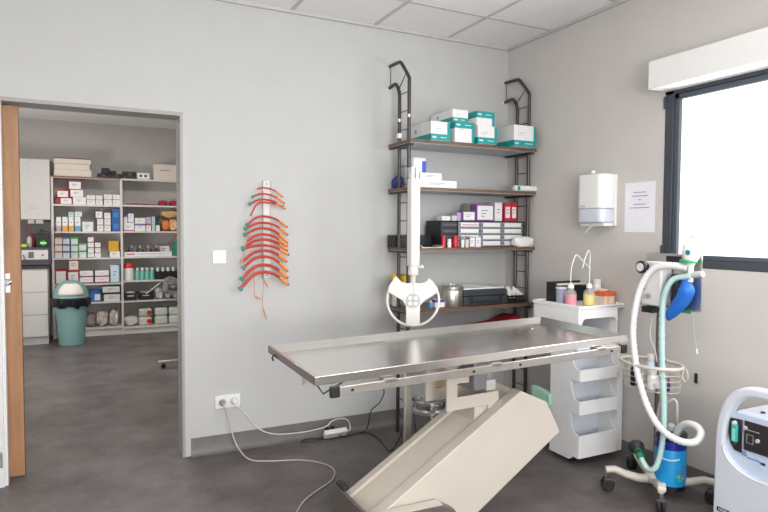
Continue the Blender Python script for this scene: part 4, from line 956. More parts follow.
# front skin as strips between outer outline and opening, extruded in depth
pth_ = [(YA, .44-(.44-zb)*k/6) for k in range(7)]+[(YA+(YB2-YA)*k/8, zb) for k in range(1, 9)]+[(YB2, zb+(.44-zb)*k/6) for k in range(1, 7)]
O_ = oa+pth_[::-1][1:-1]; I_ = ia+low[::-1][1:-1]; n_ = len(O_)
vs = [(XC, y, z) for y, z in O_]+[(XC, y, z) for y, z in I_]+[(XC+.055, y, z) for y, z in O_]+[(XC+.055, y, z) for y, z in I_]
fs = []
for k in range(n_):
    l = (k+1) % n_
    fs += [(k, l, n_+l, n_+k), (2*n_+k, 3*n_+k, 3*n_+l, 2*n_+l), (k, 2*n_+k, 2*n_+l, l), (n_+k, n_+l, 3*n_+l, 3*n_+k)]
MB().add(vs, fs).build('front_shell', GP, oc, .014, 4)
e_ = MB().tube([Vector((XC-.001, y, z)) for y, z in low], .0035, 8).build('oval_trim', M((236, 238, 244), .3), oc)
g = MB().box(XC+.05, -.05, YB2+.004, YA-.004, zb, .44).prism([(YB2+.004, .44), (YA-.004, .44), (YA-.045, .56), (YA-.07, .605), (YB2+.07, .605), (YB2+.045, .56)], 'x', XC+.055, -.05)
g.build('rear_body', GP, oc, .012)
rp = M((186, 198, 218), .35)
g = MB()
pn = [ell(PI*i/N_) for i in range(N_+1)]+[(YB2+.05, .56), (YB2+.07, .60), (YA-.07, .60), (YA-.05, .56)]
g.prism([(p[0], p[1]) for p in pn], 'x', XC+.03, XC+.055).build('recess_panel', rp, oc)
# black control panels
MB().prism([(YA-.055, .57), (YA-.112, .575), (YA-.112, .425), (YA-.08, .43), (YA-.06, .455), (YA-.05, .50)], 'x', XC+.022, XC+.03).build('meter_panel', M((38, 36, 38), .3), oc, .003)
MB().prism([(YA-.122, .576), (YB2+.06, .576), (YB2+.06, .445), (YA-.122, .445)], 'x', XC+.022, XC+.03).build('control_panel', M((44, 40, 44), .3), oc, .003)
fm = MB().box(XC+.008, XC+.022, YA-.098, YA-.072, .47, .55).build('flow_meter', M((60, 176, 170), .2), oc, .003)
MB().box(XC+.006, XC+.008, YA-.092, YA-.078, .476, .53).build('scale', M((120, 210, 200), .3), fm)
MB().lathe([(.009, .0), (.009, -.014), (.006, -.016)], (XC+.022, YA-.083, .555), 'x', 16).build('flow_knob', M((206, 208, 212), .3), fm)
MB().box(XC+.012, XC+.022, YA-.094, YA-.076, .46, .469).build('outlet', CHROME, fm, .001)
g = MB()
for a_, b_, c_, d_ in ((.135, .165, .48, .482), (.135, .165, .518, .52), (.135, .137, .48, .52), (.163, .165, .48, .52), (.13, .19, .537, .540)): g.box(XC+.0205, XC+.022, YA-b_, YA-a_, c_, d_)
g.build('panel_print', M((170, 160, 160), .5), oc)
for y_, z_ in ((YA-.185, .503), (YA-.13, .545)): MB().lathe([(.009, 0), (.009, -.008), (.007, -.010)], (XC+.022, y_, z_), 'x', 16).build('button', M((180, 178, 180), .4), oc)
g = MB()
for a_, b_, z_ in ((.11, .135, .42), (.135, .19, .413), (.19, .215, .407)): g.box(XC+.0285, XC+.03, YA-b_, YA-a_, z_-.0035, z_+.0035)
g.box(XC+.0285, XC+.03, YA-.13, YA-.112, .425, .437).box(XC+.0285, XC+.03, YA-.215, YA-.195, .40, .414)
g.build('icon_print', M((120, 142, 190), .5), oc)
for y_ in (YA-.15, YA-.21): MB().lathe([(.010, .605), (.010, .610)], (XC+.11, y_, 0), n=14).build('vent_hole', BLACK, oc)
bd_ = MB().box(XC-.0015, XC, YA-.082, YA-.022, .134, .154).build('name_badge', M((40, 40, 46), .4), oc)
text('name_lettering', 'NIDEK', .015, M((215, 215, 220), .5), bd_, (XC-.0022, YA-.052, .144), (0, -1, 0), (0, 0, 1))
for y_ in (YA-.05, YB2+.05):
    for x_ in (XC+.05, -.10): MB().lathe([(.008, -.012), (.027, -.011), (.029, 0), (.027, .011), (.008, .012)], (x_, y_, .029), 'y', 18).build('castor', RUBBER, oc)
for y_ in (YA-.05, YB2+.05):
    for x_ in (XC+.05, -.10): MB().box(x_-.015, x_+.015, y_-.016, y_+.016, .05, .062).build('castor_mount', BLACK, oc)

# ------------------------------------------------------------ floor cables, power strip, bucket
ps = thing('power_strip', 'white four-way power strip lying on the floor against the skirting', 'power strip', (-1.47, -.055, .012))
c0 = at(335.5, 428, y=-.09); pr = Matrix.Rotation(.04, 3, 'Z') @ Matrix.Rotation(-.9, 3, 'X')
pc0 = Vector((c0.x, -.085, .032))
MB().obox(pc0, (.165, .052, .036), pr).build('strip_body', WHITE, ps, .004)
for k in range(4):
    c_ = pc0+pr @ Vector((-.058+.036*k, 0, .0185))
    g = MB(); vs = [c_+pr @ Vector((.015*math.cos(2*PI*i/16), .015*math.sin(2*PI*i/16), z_)) for z_ in (-.001, .0006) for i in range(16)]
    g.add(vs, [list(range(16)), list(range(16, 32))]+[(i, (i+1) % 16, (i+1) % 16+16, i+16) for i in range(16)]).build('outlet', M((206, 200, 196), .4), ps)
pgs = []
for k in range(2):
    c_ = pc0+pr @ Vector((-.046+.040*k, 0, .036)); t = thing('power_plug', ('left' if k == 0 else 'right')+' black plug pushed into the white power strip', 'plug', tuple(c_), 'black plugs in the power strip')
    MB().obox(c_, (.024, .024, .032), pr).build('plug_body', BLACK, t, .004); pgs.append(c_)
def cable(name, label, pts, r, mat, k=8):
    o = MB().tube(pts, r, 8, k).build(name, mat); return tag(o, label, 'cable')
F = lambda px, py: at(px, py, z=.004)
s0 = Vector((sc.x-.036, 0, sc.z)); s1 = Vector((sc.x+.036, 0, sc.z))
t = thing('power_plug', 'beige plug in the left outlet of the double wall socket', 'plug', tuple(s0+Vector((0, -.013, 0))))
MB().lathe([(.018, -.0145), (.018, -.035), (.010, -.05)], (s0.x, 0, s0.z), 'y', 18).build('plug_body', M((150, 142, 134), .5), t)
t = thing('power_plug', 'white plug in the right outlet of the double wall socket', 'plug', tuple(s1+Vector((0, -.013, 0))))
MB().lathe([(.018, -.0145), (.018, -.035), (.010, -.05)], (s1.x, 0, s1.z), 'y', 18).build('plug_body', WHITE, t)
WC = M((222, 218, 212), .45); BC = M((196, 186, 174), .45)
cable('beige_cable', 'beige cable from the left wall outlet curling across the floor', [s0+Vector((0, -.045, 0)), s0+Vector((.006, -.06, -.02)), at(230, 425, y=-.05), at(233, 436, y=-.07), at(239, 449, y=-.10), at(250, 459.5, z=.005), F(270, 461), F(300, 460), F(323, 463.5), F(334, 470), F(332, 480), F(318, 490), F(305, 500), F(297, 512), F(292, 530)], .0042, BC)
cable('white_cable', 'white cable from the right wall outlet to the power strip', [s1+Vector((0, -.045, 0)), s1+Vector((.008, -.06, -.02)), at(244, 412, y=-.05), at(258, 428, y=-.05), at(275, 434, y=-.075), at(300, 432.5, y=-.09), at(318, 429, y=-.09), at(327, 426, y=-.08), at(332, 421, y=-.07), at(341, 418.5, y=-.06), at(348, 420.5, y=-.06), pc0+Vector((.11, 0, .012)), pc0+Vector((.078, 0, .0))], .0036, WC)
BK = M((38, 36, 36), .5)
pgk = pgs[0]; d_ = pr @ Vector((0, 0, .02))
cable('black_cable', 'black cable looping left from the power strip then right to the table', [pgs[0]+d_, pgs[0]+d_*1.6+Vector((0, -.01, -.015)), F(320, 440), F(306, 442), F(301, 442), F(305, 439.5), F(316, 438.5), F(322, 439), F(330, 439), F(352, 435), F(366, 433), F(378, 438), F(389, 451), F(398, 441), F(404, 425)], .0034, BK)
cable('black_cable', 'black cable rising from the power strip to the underside of the table', [pgs[1]+d_, pgs[1]+d_*1.6+Vector((0, -.008, -.012)), F(343, 437), F(356, 434), at(366, 430, y=-.10), at(369, 421, y=-.14), at(371, 411, y=-.22), at(380, 402, y=-.45), at(384, 393, y=-.9), at(384, 385, y=-1.15), P(-.22, .2, -.06)], .0034, BK)
bu = Vector((-1.045, -.56, 0)); 
bu = at(429, 405, y=-.60); bu.z = 0
# low black stand carrying a steel bucket
t = thing('kick_bucket', 'stainless steel bucket in a wheeled ring stand behind the table column', 'bucket', tuple(bu))
MB().lathe([(.0001, .10), (.075, .10), (.085, .11), (.108, .33), (.113, .335), (.113, .342), (.106, .342), (.104, .33), (.08, .115), (.0001, .112)], bu, n=36).build('bucket', CHROME, t)
MB().lathe([(.115, .27), (.121, .272), (.121, .29), (.115, .292)], bu, n=36).build('stand_ring', STEELR, t)
for k in range(3):
    a_ = 2*PI*k/3+.4; d = Vector((math.cos(a_), math.sin(a_), 0))
    MB().tube([bu+d*.12+Vector((0, 0, .28)), bu+d*.14+Vector((0, 0, .10)), bu+d*.15+Vector((0, 0, .05))], .007, 8).build('stand_leg', BLACK, t)
    MB().lathe([(.006, -.01), (.024, -.009), (.025, 0), (.024, .009), (.006, .01)], bu+d*.15+Vector((0, 0, .0255)), 'y', 16).build('castor', RUBBER, t)
o = MB().blob(bu+Vector((0, 0, .25)), (.17, .17, .10), 4, .05).build('bin_liner', M((34, 34, 36), .35, bump=.3, scale=40)); tag(o, 'black bin liner gathered in the steel bucket', 'bin liner')
# mint pack on the floor behind the column, and tan cardboard column of supplies
mx = at(541, 392, y=-.72)
o = MB().prism([(-.962, .31), (-.80, .32), (-.79, .405), (-.88, .40), (-.962, .385)], 'x', -.40, -.36).build('drape_cloth', M((168, 214, 192), .6, bump=.2, scale=30), None, .006); tag(o, 'mint green cloth hanging behind the white trolley bins', 'cloth')
xt0, xt1 = at(425, 392, y=-.42).x, at(441, 392, y=-.42).x
# ------------------------------------------------------------ store room furniture
SW = M((214, 210, 206), .5); SY0, SY1 = 4.87, 5.195
br_ = thing('storage_shelf', 'white open storage shelf full of boxes seen through the doorway', 'storage shelf', (-2.3, 5.0, 0))
xa, xm, xb = -3.345, -2.54, -1.74
for x in (xa, xm, xb): MB().box(x-.014, x+.014, SY0, SY1, 0, 2.082).build('side_panel', SW, br_)
LZ = [2.082, 1.725, 1.378, 1.036, .698, .452, .115]; RZ = [2.082, 1.735, 1.385, 1.042, .722, .450, .098]
for Z, x0, x1 in ((LZ, xa+.014, xm-.014), (RZ, xm+.014, xb-.014)):
    for z in Z: MB().box(x0, x1, SY0+.004, SY1, z-.022, z).build('shelf_board', SW, br_)
    MB().box(x0, x1, SY0+.03, SY0+.045, 0, Z[-1]-.022).build('plinth', SW, br_)
    MB().box(x0, x1, SY1-.008, SY1-.002, .1, 2.06).build('back_board', M((184, 179, 174), .6), br_)
MB().box(xa-.014, xm, SY0-.003, SY0+.0, 2.066, 2.084).build('top_edge', M((140, 96, 74), .5), br_)
yF = 4.90
def bxs(rows):
    for r in rows:
        name, label, cat, grp, p0, p1, pt, zb, yy, dep, kw = r
        x0 = at(p0, 240, y=yy).x; x1 = at(p1, 240, y=yy).x; 
        z1 = at((p0+p1)/2, pt, y=yy).z if pt > 5 else zb+pt
        carton(name, label, cat, grp, x0, x1, yy, min(yy+dep, 5.18), zb, z1, **kw)
    return
W_ = M((234, 232, 229), .6); RD = M((204, 48, 48), .5); DR = M((150, 60, 66), .5); GR = M((70, 180, 90), .5); BL = M((50, 96, 170), .5); OR = M((226, 120, 90), .5)
TL2 = M((60, 150, 160), .5); LIL = M((196, 182, 206), .5); BRN = M((150, 108, 88), .6); YL = M((214, 164, 30), .5); CB = M((222, 210, 198), .65)
def zz(px, py, y=yF): return at(px, py, y=y).z
L2, L3, L4, L5, L6, L7 = [z+.0005 for z in LZ[1:]]; R2, R3, R4, R5, R6, R7 = [z+.0005 for z in RZ[1:]]
T0 = 2.0845
# on top of the unit
za = zz(74, 172.5); zb2 = zz(74, 166)
G1 = 'long flat cartons on top of the storage shelf'
bxs([('flat_carton', 'lowest of three long cream cartons on top of the white shelf', 'box', G1, 55, 92.5, .085, T0, yF, .26, dict(body=CB, text_rows=0)),
     ('flat_carton', 'middle of three long cream cartons on top of the white shelf', 'box', G1, 55.3, 91, .075, T0+.086, yF+.01, .25, dict(body=CB, text_rows=0)),
     ('flat_carton', 'topmost long cream carton with brown lid edge on the white shelf', 'box', G1, 55, 92, .075, T0+.162, yF, .26, dict(body=CB, band=M((120, 84, 66), .6), bandw=.18, bandtop=True, text_rows=0))])
for k, (p0, p1, h_, yy, zb, lb) in enumerate([(97, 110, .05, yF, T0, 'left flat black case on top of the white shelf'), (110.5, 122, .055, yF, T0, 'right flat black case, next to the left one, shelf top'), (122.5, 137, .10, yF+.06, T0, 'black bag-like case right of the two flat black cases')]):
    x0, x1 = at(p0, 170, y=yy).x, at(p1, 170, y=yy).x; t = thing('instrument_case', lb, 'case', ((x0+x1)/2, yy+.1, zb), 'black cases on top of the storage shelf')
    MB().box(x0, x1-.003, yy, yy+.2, zb+.0005, zb+h_*.6).build('case_base', BLACK, t, .006); MB().box(x0+.004, x1-.007, yy+.004, yy+.196, zb+h_*.62, zb+h_).build('case_lid', BLACK, t, .006)
    MB().box((x0+x1)/2-.02, (x0+x1)/2+.02, yy-.008, yy-.0005, zb+h_*.4, zb+h_*.8).build('latch', M((60, 60, 64), .4), t)
x0, x1 = at(101.5, 165, y=yF).x, at(130, 165, y=yF).x
o = MB().box(x0, x0+.10, yF+.02, yF+.16, T0+.0515, T0+.13).box(x0+.10, x1-.17, yF+.03, yF+.15, T0+.0575, T0+.10).build('black_pouch', M((34, 34, 37), .6), None, .008); tag(o, 'black pouch lying across the flat black cases', 'pouch')
x0, x1 = at(137.2, 175, y=yF).x, at(149.5, 175, y=yF).x
t = thing('light_bulb_box', 'white box with two dark round printed marks on the shelf top', 'box', ((x0+x1)/2, yF+.04, T0))
MB().box(x0, x1, yF, yF+.055, T0+.0005, T0+.085).build('carton_body', W_, t, .002); g = MB()
for q in (.3, .68): g.lathe([(.0001, yF-.001), (.018, yF-.001), (.018, yF)], (x0+(x1-x0)*q, 0, T0+.045), 'y', 14)
g.build('printed_mark', M((60, 58, 66), .5), t)
bxs([('white_carton', 'large cream white carton at the right end of the shelf top', 'box', None, 154.3, 178, 164.6, T0, yF, .26, dict(body=CB, text_rows=1))])
# left bay, second level: red and white cartons
G2 = 'red and white cartons on the second level, left bay'
r1 = zz(65, 197.6); q1 = r1+.001
bxs([('red_carton', 'red side-on carton at the far left, second level', 'box', G2, 55.3, 60.3, 198, L2, yF+.01, .2, dict(body=DR, text_rows=0)),
     ('red_carton', 'red and white carton in the bottom row, second level', 'box', G2, 60.6, 73, 197.6, L2, yF, .2, dict(body=RD, panel=W_)),
     ('red_carton', 'red and white carton in the second row, left', 'box', G2, 57.5, 69.6, 190.3, q1, yF, .2, dict(body=RD, panel=W_)),
     ('white_carton', 'plain white carton in the bottom row beside the red one, second level', 'box', G2, 73.5, 86.8, 197, L2, yF, .2, dict(body=W_)),
     ('white_carton', 'plain white carton in the second row beside the red one', 'box', G2, 71, 84, 189.8, zz(80, 197)+.001, yF, .2, dict(body=W_)),
     ('red_carton', 'topmost red and white carton of the pile on the second level', 'box', G2, 69.3, 82.5, 181, zz(77, 189.8)+.002, yF, .2, dict(body=RD, panel=W_)),
     ])
G3 = 'white cartons with grey print, second level left bay'
for p0, p1, nm in ((87.4, 96, 'first'), (96.5, 103.2, 'second'), (104.5, 112.5, 'third'), (113, 120.5, 'fourth')):
    h_ = .062 if p0 < 100 else .07
    bxs([('glove_carton', 'lower white carton, %s column right of the red cartons' % nm, 'box', G3, p0, p1, h_, L2, yF, .2, dict(body=W_, panel=CARD, text_rows=2)),
         ('glove_carton', 'upper white carton, %s column right of the red cartons' % nm, 'box', G3, p0, p1, h_, L2+h_+.001, yF, .2, dict(body=W_, panel=CARD, band=M((190, 170, 160), .6), bandw=.15, text_rows=1))])
# third level left: tall white bottles/cartons with coloured bands
G4 = 'upright white cartons on the third level, left bay'
for k, (p0, p1, c_, lb) in enumerate([(56.5, 61.4, (200, 180, 184), 'pale pink-banded'), (62.6, 68, (226, 178, 80), 'amber-banded left'), (69, 74, (224, 170, 64), 'amber-banded right'), (75, 80.8, (110, 160, 206), 'light blue-banded')]):
    bxs([('tall_carton', lb+' upright white carton on the third level', 'box', G4, p0, p1, 216.8, L3, yF, .07, dict(body=W_, band=M(c_, .5), bandw=.38, text_rows=1))])
bxs([('small_carton', 'pale green small box lying on the upright white cartons, left', 'box', None, 68.8, 74.3, 212, zz(72, 216.8)+.002, yF, .07, dict(body=M((190, 214, 206), .5))),
     ('small_carton', 'pale blue small box lying on the upright white cartons, right', 'box', None, 75, 82.5, 211.6, zz(78, 216.8)+.002, yF, .07, dict(body=M((214, 222, 230), .5))),
     ('wide_carton', 'white carton with fine print in the middle of the third level', 'box', None, 82.6, 93.6, 221.8, L3, yF, .15, dict(body=W_, panel=CARD, text_rows=3))])
G5 = 'stacked grey-white boxes, third level left bay'
z_ = L3
for k, (h_, b_) in enumerate(((.085, M((214, 170, 176), .5)), (.085, M((190, 166, 172), .5)), (.10, M((84, 76, 84), .5)))):
    p = (97.2, 103.8) if k < 2 else (95.6, 103.2)
    bxs([('needle_box', ['bottom', 'middle', 'top dark-edged'][k]+' box of the left stack beside the blue boxes', 'box', G5, p[0], p[1], h_, z_, yF, .15, dict(body=b_, panel=W_))]); z_ += h_+.0005
z_ = L3
for k in range(3):
    bxs([('needle_box', ['bottom', 'middle', 'top'][k]+' box of the right stack touching the blue boxes', 'box', G5, 104.4, 111, .083, z_, yF, .15, dict(body=M((200, 186, 184), .5), panel=W_))]); z_ += .0835
z_ = L3
for k in range(2):
    bxs([('blue_box', ['lower', 'upper'][k]+' deep blue box at the right end of the left bay', 'box', 'deep blue boxes', 112, 120.4, .15, z_, yF, .15, dict(body=M((24, 88, 156), .4), text_rows=0, panel=M((50, 120, 190), .4), inset=.2))]); z_ += .1505
# fourth level left: small cartons in colours, three high
G6 = 'small cartons in coloured columns, fourth level left bay'
cols = [(54.8, 62.2, OR, 'orange', 3, 237), (62.8, 70.3, BL, 'blue', 3, 237), (70.9, 78.4, GR, 'green', 3, 237.5), (79, 86.8, M((40, 160, 96), .5), 'dark green', 2, 243)]
for p0, p1, b_, nm, n_, ptop in cols:
    h_ = (zz((p0+p1)/2, ptop)-L4)/n_; z_ = L4
    for k in range(n_):
        bxs([('medicine_carton', '%s carton of the %s column, fourth level' % ((['bottom', 'middle', 'top'] if n_ == 3 else ['bottom', 'top'])[k], nm), 'box', G6, p0, p1, h_-.001, z_, yF, .12, dict(body=W_, panel=CARD, band=b_, bandw=.22, bandtop=True, side=.12 if nm != 'orange' else None, text_rows=1))]); z_ += h_
h_ = .078; PK = M((186, 110, 124), .5)
for c, (p0, p1, b_) in enumerate(((87.4, 94, PK), (94.6, 100.8, M((150, 108, 100), .5)))):
    z_ = L4
    for k in range(4 if c == 0 else 3):
        hh = h_*(.9 if k else .75)
        bxs([('medicine_carton', '%s carton in the %s column right of the green ones' % (['bottom', 'second', 'third', 'top'][k], ['rose', 'brown-edged'][c]), 'box', 'rose and brown cartons, fourth level', p0, p1, hh, z_, yF, .12, dict(body=b_ if k else W_, panel=W_ if k else CARD, band=(GR if c == 0 else None) if k == 0 else None, bandw=.15, text_rows=1))]); z_ += hh+.001
bxs([('white_carton', 'flat white box under the amber box, fourth level', 'box', None, 109.5, 119.8, 251.2, L4, yF, .14, dict(body=W_)),
     ('amber_box', 'amber yellow box on the fourth level of the left bay', 'box', None, 108.4, 118.6, 240.8, zz(114, 251.2)+.002, yF+.02, .12, dict(body=YL, text_rows=0))])
# fifth level left
G7 = 'red-edged cartons, fifth level left bay'
bxs([('syringe_carton', 'lower left red-edged carton on the fifth level', 'box', G7, 54.8, 65.8, 270.3, L5, yF, .2, dict(body=RD, panel=W_, inset=.05, text_rows=0)),
     ('syringe_carton', 'lower right red-edged carton on the fifth level', 'box', G7, 67, 78.3, 270.8, L5, yF, .2, dict(body=RD, panel=W_)),
     ('syringe_carton', 'upper red-edged carton standing on the lower right one', 'box', G7, 68, 78.5, 259.6, zz(72, 270.8)+.002, yF, .2, dict(body=RD, panel=W_)),
     ])
G8 = 'maroon-edged cartons, fifth level left bay'
for c, (p0, p1) in enumerate(((79.2, 92.5), (94.6, 108.5))):
    z_ = L5
    for k in range(2):
        bxs([('glove_carton', '%s maroon-edged carton of the %s stack, fifth level' % (['lower', 'upper'][k], ['left', 'right'][c]), 'box', G8, p0, p1, .082, z_, yF, .2, dict(body=W_, panel=CARD, band=DR, bandw=.2, text_rows=1))]); z_ += .083
bxs([('drape_carton', 'pale blue carton with teal edge at the right end, fifth level', 'box', None, 110, 119.6, 265, L5, yF, .2, dict(body=M((206, 222, 234), .5), band=TL2, bandw=.04, side=.14))])
# sixth level left, behind the bin
bxs([('storage_box', 'white box with dark surround, sixth level, lower of two', 'box', 'white boxes with black trays', 103, 119.3, .092, L6, yF, .2, dict(body=W_, panel=CARD)),
     ('storage_box', 'white box stacked above the lower one, sixth level', 'box', 'white boxes with black trays', 102, 119, .078, L6+.118, yF, .2, dict(body=W_, panel=CARD))])
x0, x1 = at(101.5, 290, y=yF).x, at(120.5, 290, y=yF).x
o = MB().box(x0, x1-.012, yF+.002, yF+.2, L6+.094, L6+.1165).build('black_tray', BLACK, None, .003); tag(o, 'flat black tray sandwiched between the two white boxes, sixth level', 'tray')
t = thing('wipes_tub', 'blue and white tub behind the green bin lid, sixth level', 'tub', (at(95.5, 300, y=4.98).x, 4.98, L6)); c = t.location
MB().lathe([(.072, 0), (.075, .01), (.075, .12), (.07, .125)], c, n=28).build('tub_body', M((60, 130, 200), .4), t); MB().lathe([(.078, .125), (.078, .15), (.07, .155), (.0001, .156)], c, n=28).build('lid', M((40, 104, 180), .4), t)
MB().box(c.x-.01, c.x+.055, c.y-.0755, c.y-.05, L6+.02, L6+.10).build('label', W_, t)
for k, (px, w_, h_, cc, lb) in enumerate([(91, .12, .22, (150, 130, 132), 'bag of mixed brown and white packs right of the bin, lowest level'), (102, .15, .25, (196, 186, 176), 'clear bag of cream packs in the middle of the lowest level'), (113.5, .12, .27, (206, 194, 188), 'crumpled clear bag at the right end of the lowest level')]):
    o = MB().blob((at(px, 318, y=5.02).x, 5.02, L7+h_*.36+.008), (w_, .22, h_*.9), 20+k, .14).build('plastic_bag', M(cc, .35, var=.35, scale=30, bump=.4)); tag(o, lb, 'bag')
# right bay
o = MB().tube([(at(125, 203, y=5.0).x, 5.0, R2+.012), (at(135, 203, y=5.0).x, 4.98, R2+.016), (at(150, 203, y=5.0).x, 5.0, R2+.012), (at(158, 202, y=5).x, 5.0, R2+.012)], [.008, .011, .01, .008], 8, 4).build('pink_cord', M((170, 96, 116), .6)); tag(o, 'pale pink tubing lying on the second level, right bay', 'tubing')
for k, px in enumerate((163, 173)):
    o = MB().blob((at(px, 201, y=5.0).x, 5.0, R2+.036), (.13, .14, .075), 30+k, .16).build('bandage_coil', M((168, 34, 66), .6)); tag(o, ['left', 'right'][k]+' dark red self-adhesive bandage bundle, second level right bay', 'bandage', 'dark red bandage bundles')
G9 = 'lilac and white cartons, third level right bay'
z_ = R3
bxs([('lilac_carton', 'long white carton at the bottom left of the third level, right bay', 'box', G9, 123.8, 134.4, .11, R3, yF, .2, dict(body=W_, band=M((206, 120, 150), .5), bandw=.15)),
     ('lilac_carton', 'lilac-topped carton on the long white one, far left', 'box', G9, 123.8, 127.8, .10, R3+.111, yF, .15, dict(body=W_, band=M((120, 100, 160), .5), bandw=.25, bandtop=True)),
     ('lilac_carton', 'tall lilac-topped carton standing on the long white one', 'box', G9, 128.3, 134.2, .15, R3+.111, yF, .15, dict(body=LIL, panel=W_, band=M((80, 70, 110), .5), bandw=.18, bandtop=True)),
     ('lilac_carton', 'lower lilac-banded carton in the middle of the third level', 'box', G9, 134.8, 145.6, .095, R3, yF, .2, dict(body=W_, band=M((130, 110, 170), .5), bandw=.2, bandtop=True)),
     ('lilac_carton', 'upper lilac-banded carton in the middle of the third level', 'box', G9, 134.8, 146, .085, R3+.096, yF, .2, dict(body=LIL, panel=W_)),
     ('lilac_carton', 'small pinkish carton right of the middle pair, lower', 'box', G9, 146.4, 151.2, .10, R3, yF, .15, dict(body=W_, band=M((190, 90, 110), .5), bandw=.2, bandtop=True)),
     ('lilac_carton', 'small pinkish carton right of the middle pair, upper', 'box', G9, 146.4, 151.2, .09, R3+.101, yF, .15, dict(body=LIL)),
     ('teal_carton', 'upright pale teal carton on the third level, right bay', 'box', None, 151.8, 155.4, 216.5, R3, yF, .1, dict(body=M((176, 208, 206), .5))),
     ('dark_carton', 'upright near-black carton next to the teal one, right bay', 'box', None, 156.2, 160, 216.3, R3, yF, .1, dict(body=M((40, 50, 66), .5), band=W_, bandw=.4))])
for k, (px, w_, h_, cc, zo, lb) in enumerate([(165, .12, .19, (224, 130, 70), 0, 'orange pack among the peach bags, right bay'), (173.2, .13, .20, (222, 176, 130), 0, 'peach pack at the right end of the third level')]):
    o = MB().blob((at(px, 224, y=5.0).x, 5.0, R3+h_*.36+.007+zo), (w_, .16, h_*.88), 40+k, .1).build('bandage_pack', M(cc, .5, var=.3, scale=25, bump=.3)); tag(o, lb, 'pack')
o = MB().blob((at(169, 211, y=5.02).x, 5.03, R3+.235), (.24, .18, .13), 44, .1).build('paper_bag', M((206, 166, 120), .55, var=.1, scale=20, bump=.3)); tag(o, 'tan paper bag lying on the orange and peach packs', 'bag')
# long white carton and bottles on the fourth level
x0, x1 = at(124.2, 255, y=yF).x, at(172, 255, y=yF).x
t = thing('long_carton', 'very long white tray carton with red mark on the fourth level', 'box', ((x0+x1)/2, yF+.07, R4))
MB().box(x0, x1, yF, yF+.006, R4+.0005, R4+.062).box(x0, x1, yF+.15, yF+.156, R4+.0005, R4+.062).box(x0, x1, yF+.006, yF+.15, R4+.0005, R4+.004).box(x0, x0+.006, yF+.006, yF+.15, R4+.004, R4+.062).box(x1-.006, x1, yF+.006, yF+.15, R4+.004, R4+.062).build('carton_body', W_, t)
MB().box(x0+.03, x0+.13, yF-.001, yF, R4+.025, R4+.04).build('red_mark', M((200, 50, 80), .5), t)
MB().box(x0+.16, x1-.1, yF-.001, yF, R4+.030, R4+.036).build('print_line', M((170, 150, 170), .5), t)
for k in range(13):
    x = x0+.03+k*(x1-x0-.16)/13; cc = [(80, 96, 90), (60, 50, 66), (96, 70, 110), (110, 120, 100), (70, 44, 80)][k % 5]
    bottle('vial', 'dark little vial standing in the long white tray carton', 'bottle', 'dark vials in the long tray carton', (x, yF+.05, R4+.0045), .017, .125+.01*(k % 3), M(cc, .35), M([(150, 140, 60), (120, 70, 140), (190, 190, 186)][k % 3], .4), .22, .6)
xz0, xz1 = at(159.5, 245, y=yF).x, at(171, 245, y=yF).x
carton('lilac_box', 'white and purple box standing in the right end of the long tray carton', 'box', None, xz0, xz1-.008, yF+.10, yF+.14, R4+.0045, R4+.16, W_, band=M((130, 50, 110), .5), bandw=.12, bandtop=True)
bxs([('green_carton', 'upright green carton at the right end of the fourth level', 'box', None, 173, 177.5, 241, R4, yF, .1, dict(body=M((40, 140, 110), .5)))])
o = MB().tube([(at(168, 243, y=4.93).x, 4.935, R4+.165), (at(177, 225, y=4.93).x, 4.935, R4+.30)], .006, 8).build('red_rod', M((190, 60, 66), .5)); tag(o, 'thin red rod leaning behind the tray carton, fourth level', 'rod')
# fifth level right
xz = at(126, 270, y=4.96).x
t = thing('red_cap_can', 'white canister with bright red cap at the left of the fifth level', 'can', (at(129, 270, y=4.96).x, 4.96, R5)); c = t.location
MB().lathe([(.058, 0), (.06, .005), (.06, .16), (.058, .165)], c, n=26).build('can_body', W_, t); MB().lathe([(.062, .166), (.063, .17), (.063, .222), (.06, .228), (.0001, .229)], c, n=26).build('cap', M((222, 50, 40), .4), t)
GT = M((110, 180, 164), .3, var=.15)
for k in range(4):
    bottle('saline_bottle', 'green-tinted bottle with pale cap in the row on the fifth level', 'bottle', 'green-tinted bottles on the fifth level', (at(137.5+4.9*k, 270, y=4.97).x, 4.97, R5), .033, .165, GT, M((214, 212, 212), .4), .22, .6)
o = MB().blob((at(134.5, 270, y=4.96).x+.0, 5.09, R5+.06), (.06, .12, .13), 51, .1).build('clear_bag', M((196, 200, 196), .3)); tag(o, 'small clear bag behind the red-capped canister', 'bag')
x0, x1 = at(155.6, 275, y=yF).x, at(177.5, 275, y=yF).x
t = thing('black_crate', 'black crate with small bottles on the right of the fifth level', 'crate', ((x0+x1)/2, yF+.1, R5))
MB().box(x0, x1, yF, yF+.005, R5, R5+.11).box(x0, x1, yF+.18, yF+.185, R5, R5+.11).box(x0, x0+.005, yF, yF+.185, R5, R5+.11).box(x1-.005, x1, yF, yF+.185, R5, R5+.11).box(x0, x1, yF, yF+.185, R5, R5+.004).build('crate_shell', BLACK, t)
for k in range(4): bottle('small_bottle', 'small bottle with pale green cap in the black crate', 'bottle', 'bottles in the black crate', (x0+.035+k*.068, yF+.06, R5+.0045), .027, .16, M((150, 196, 180), .3), M((216, 224, 220), .4), .3, .7)
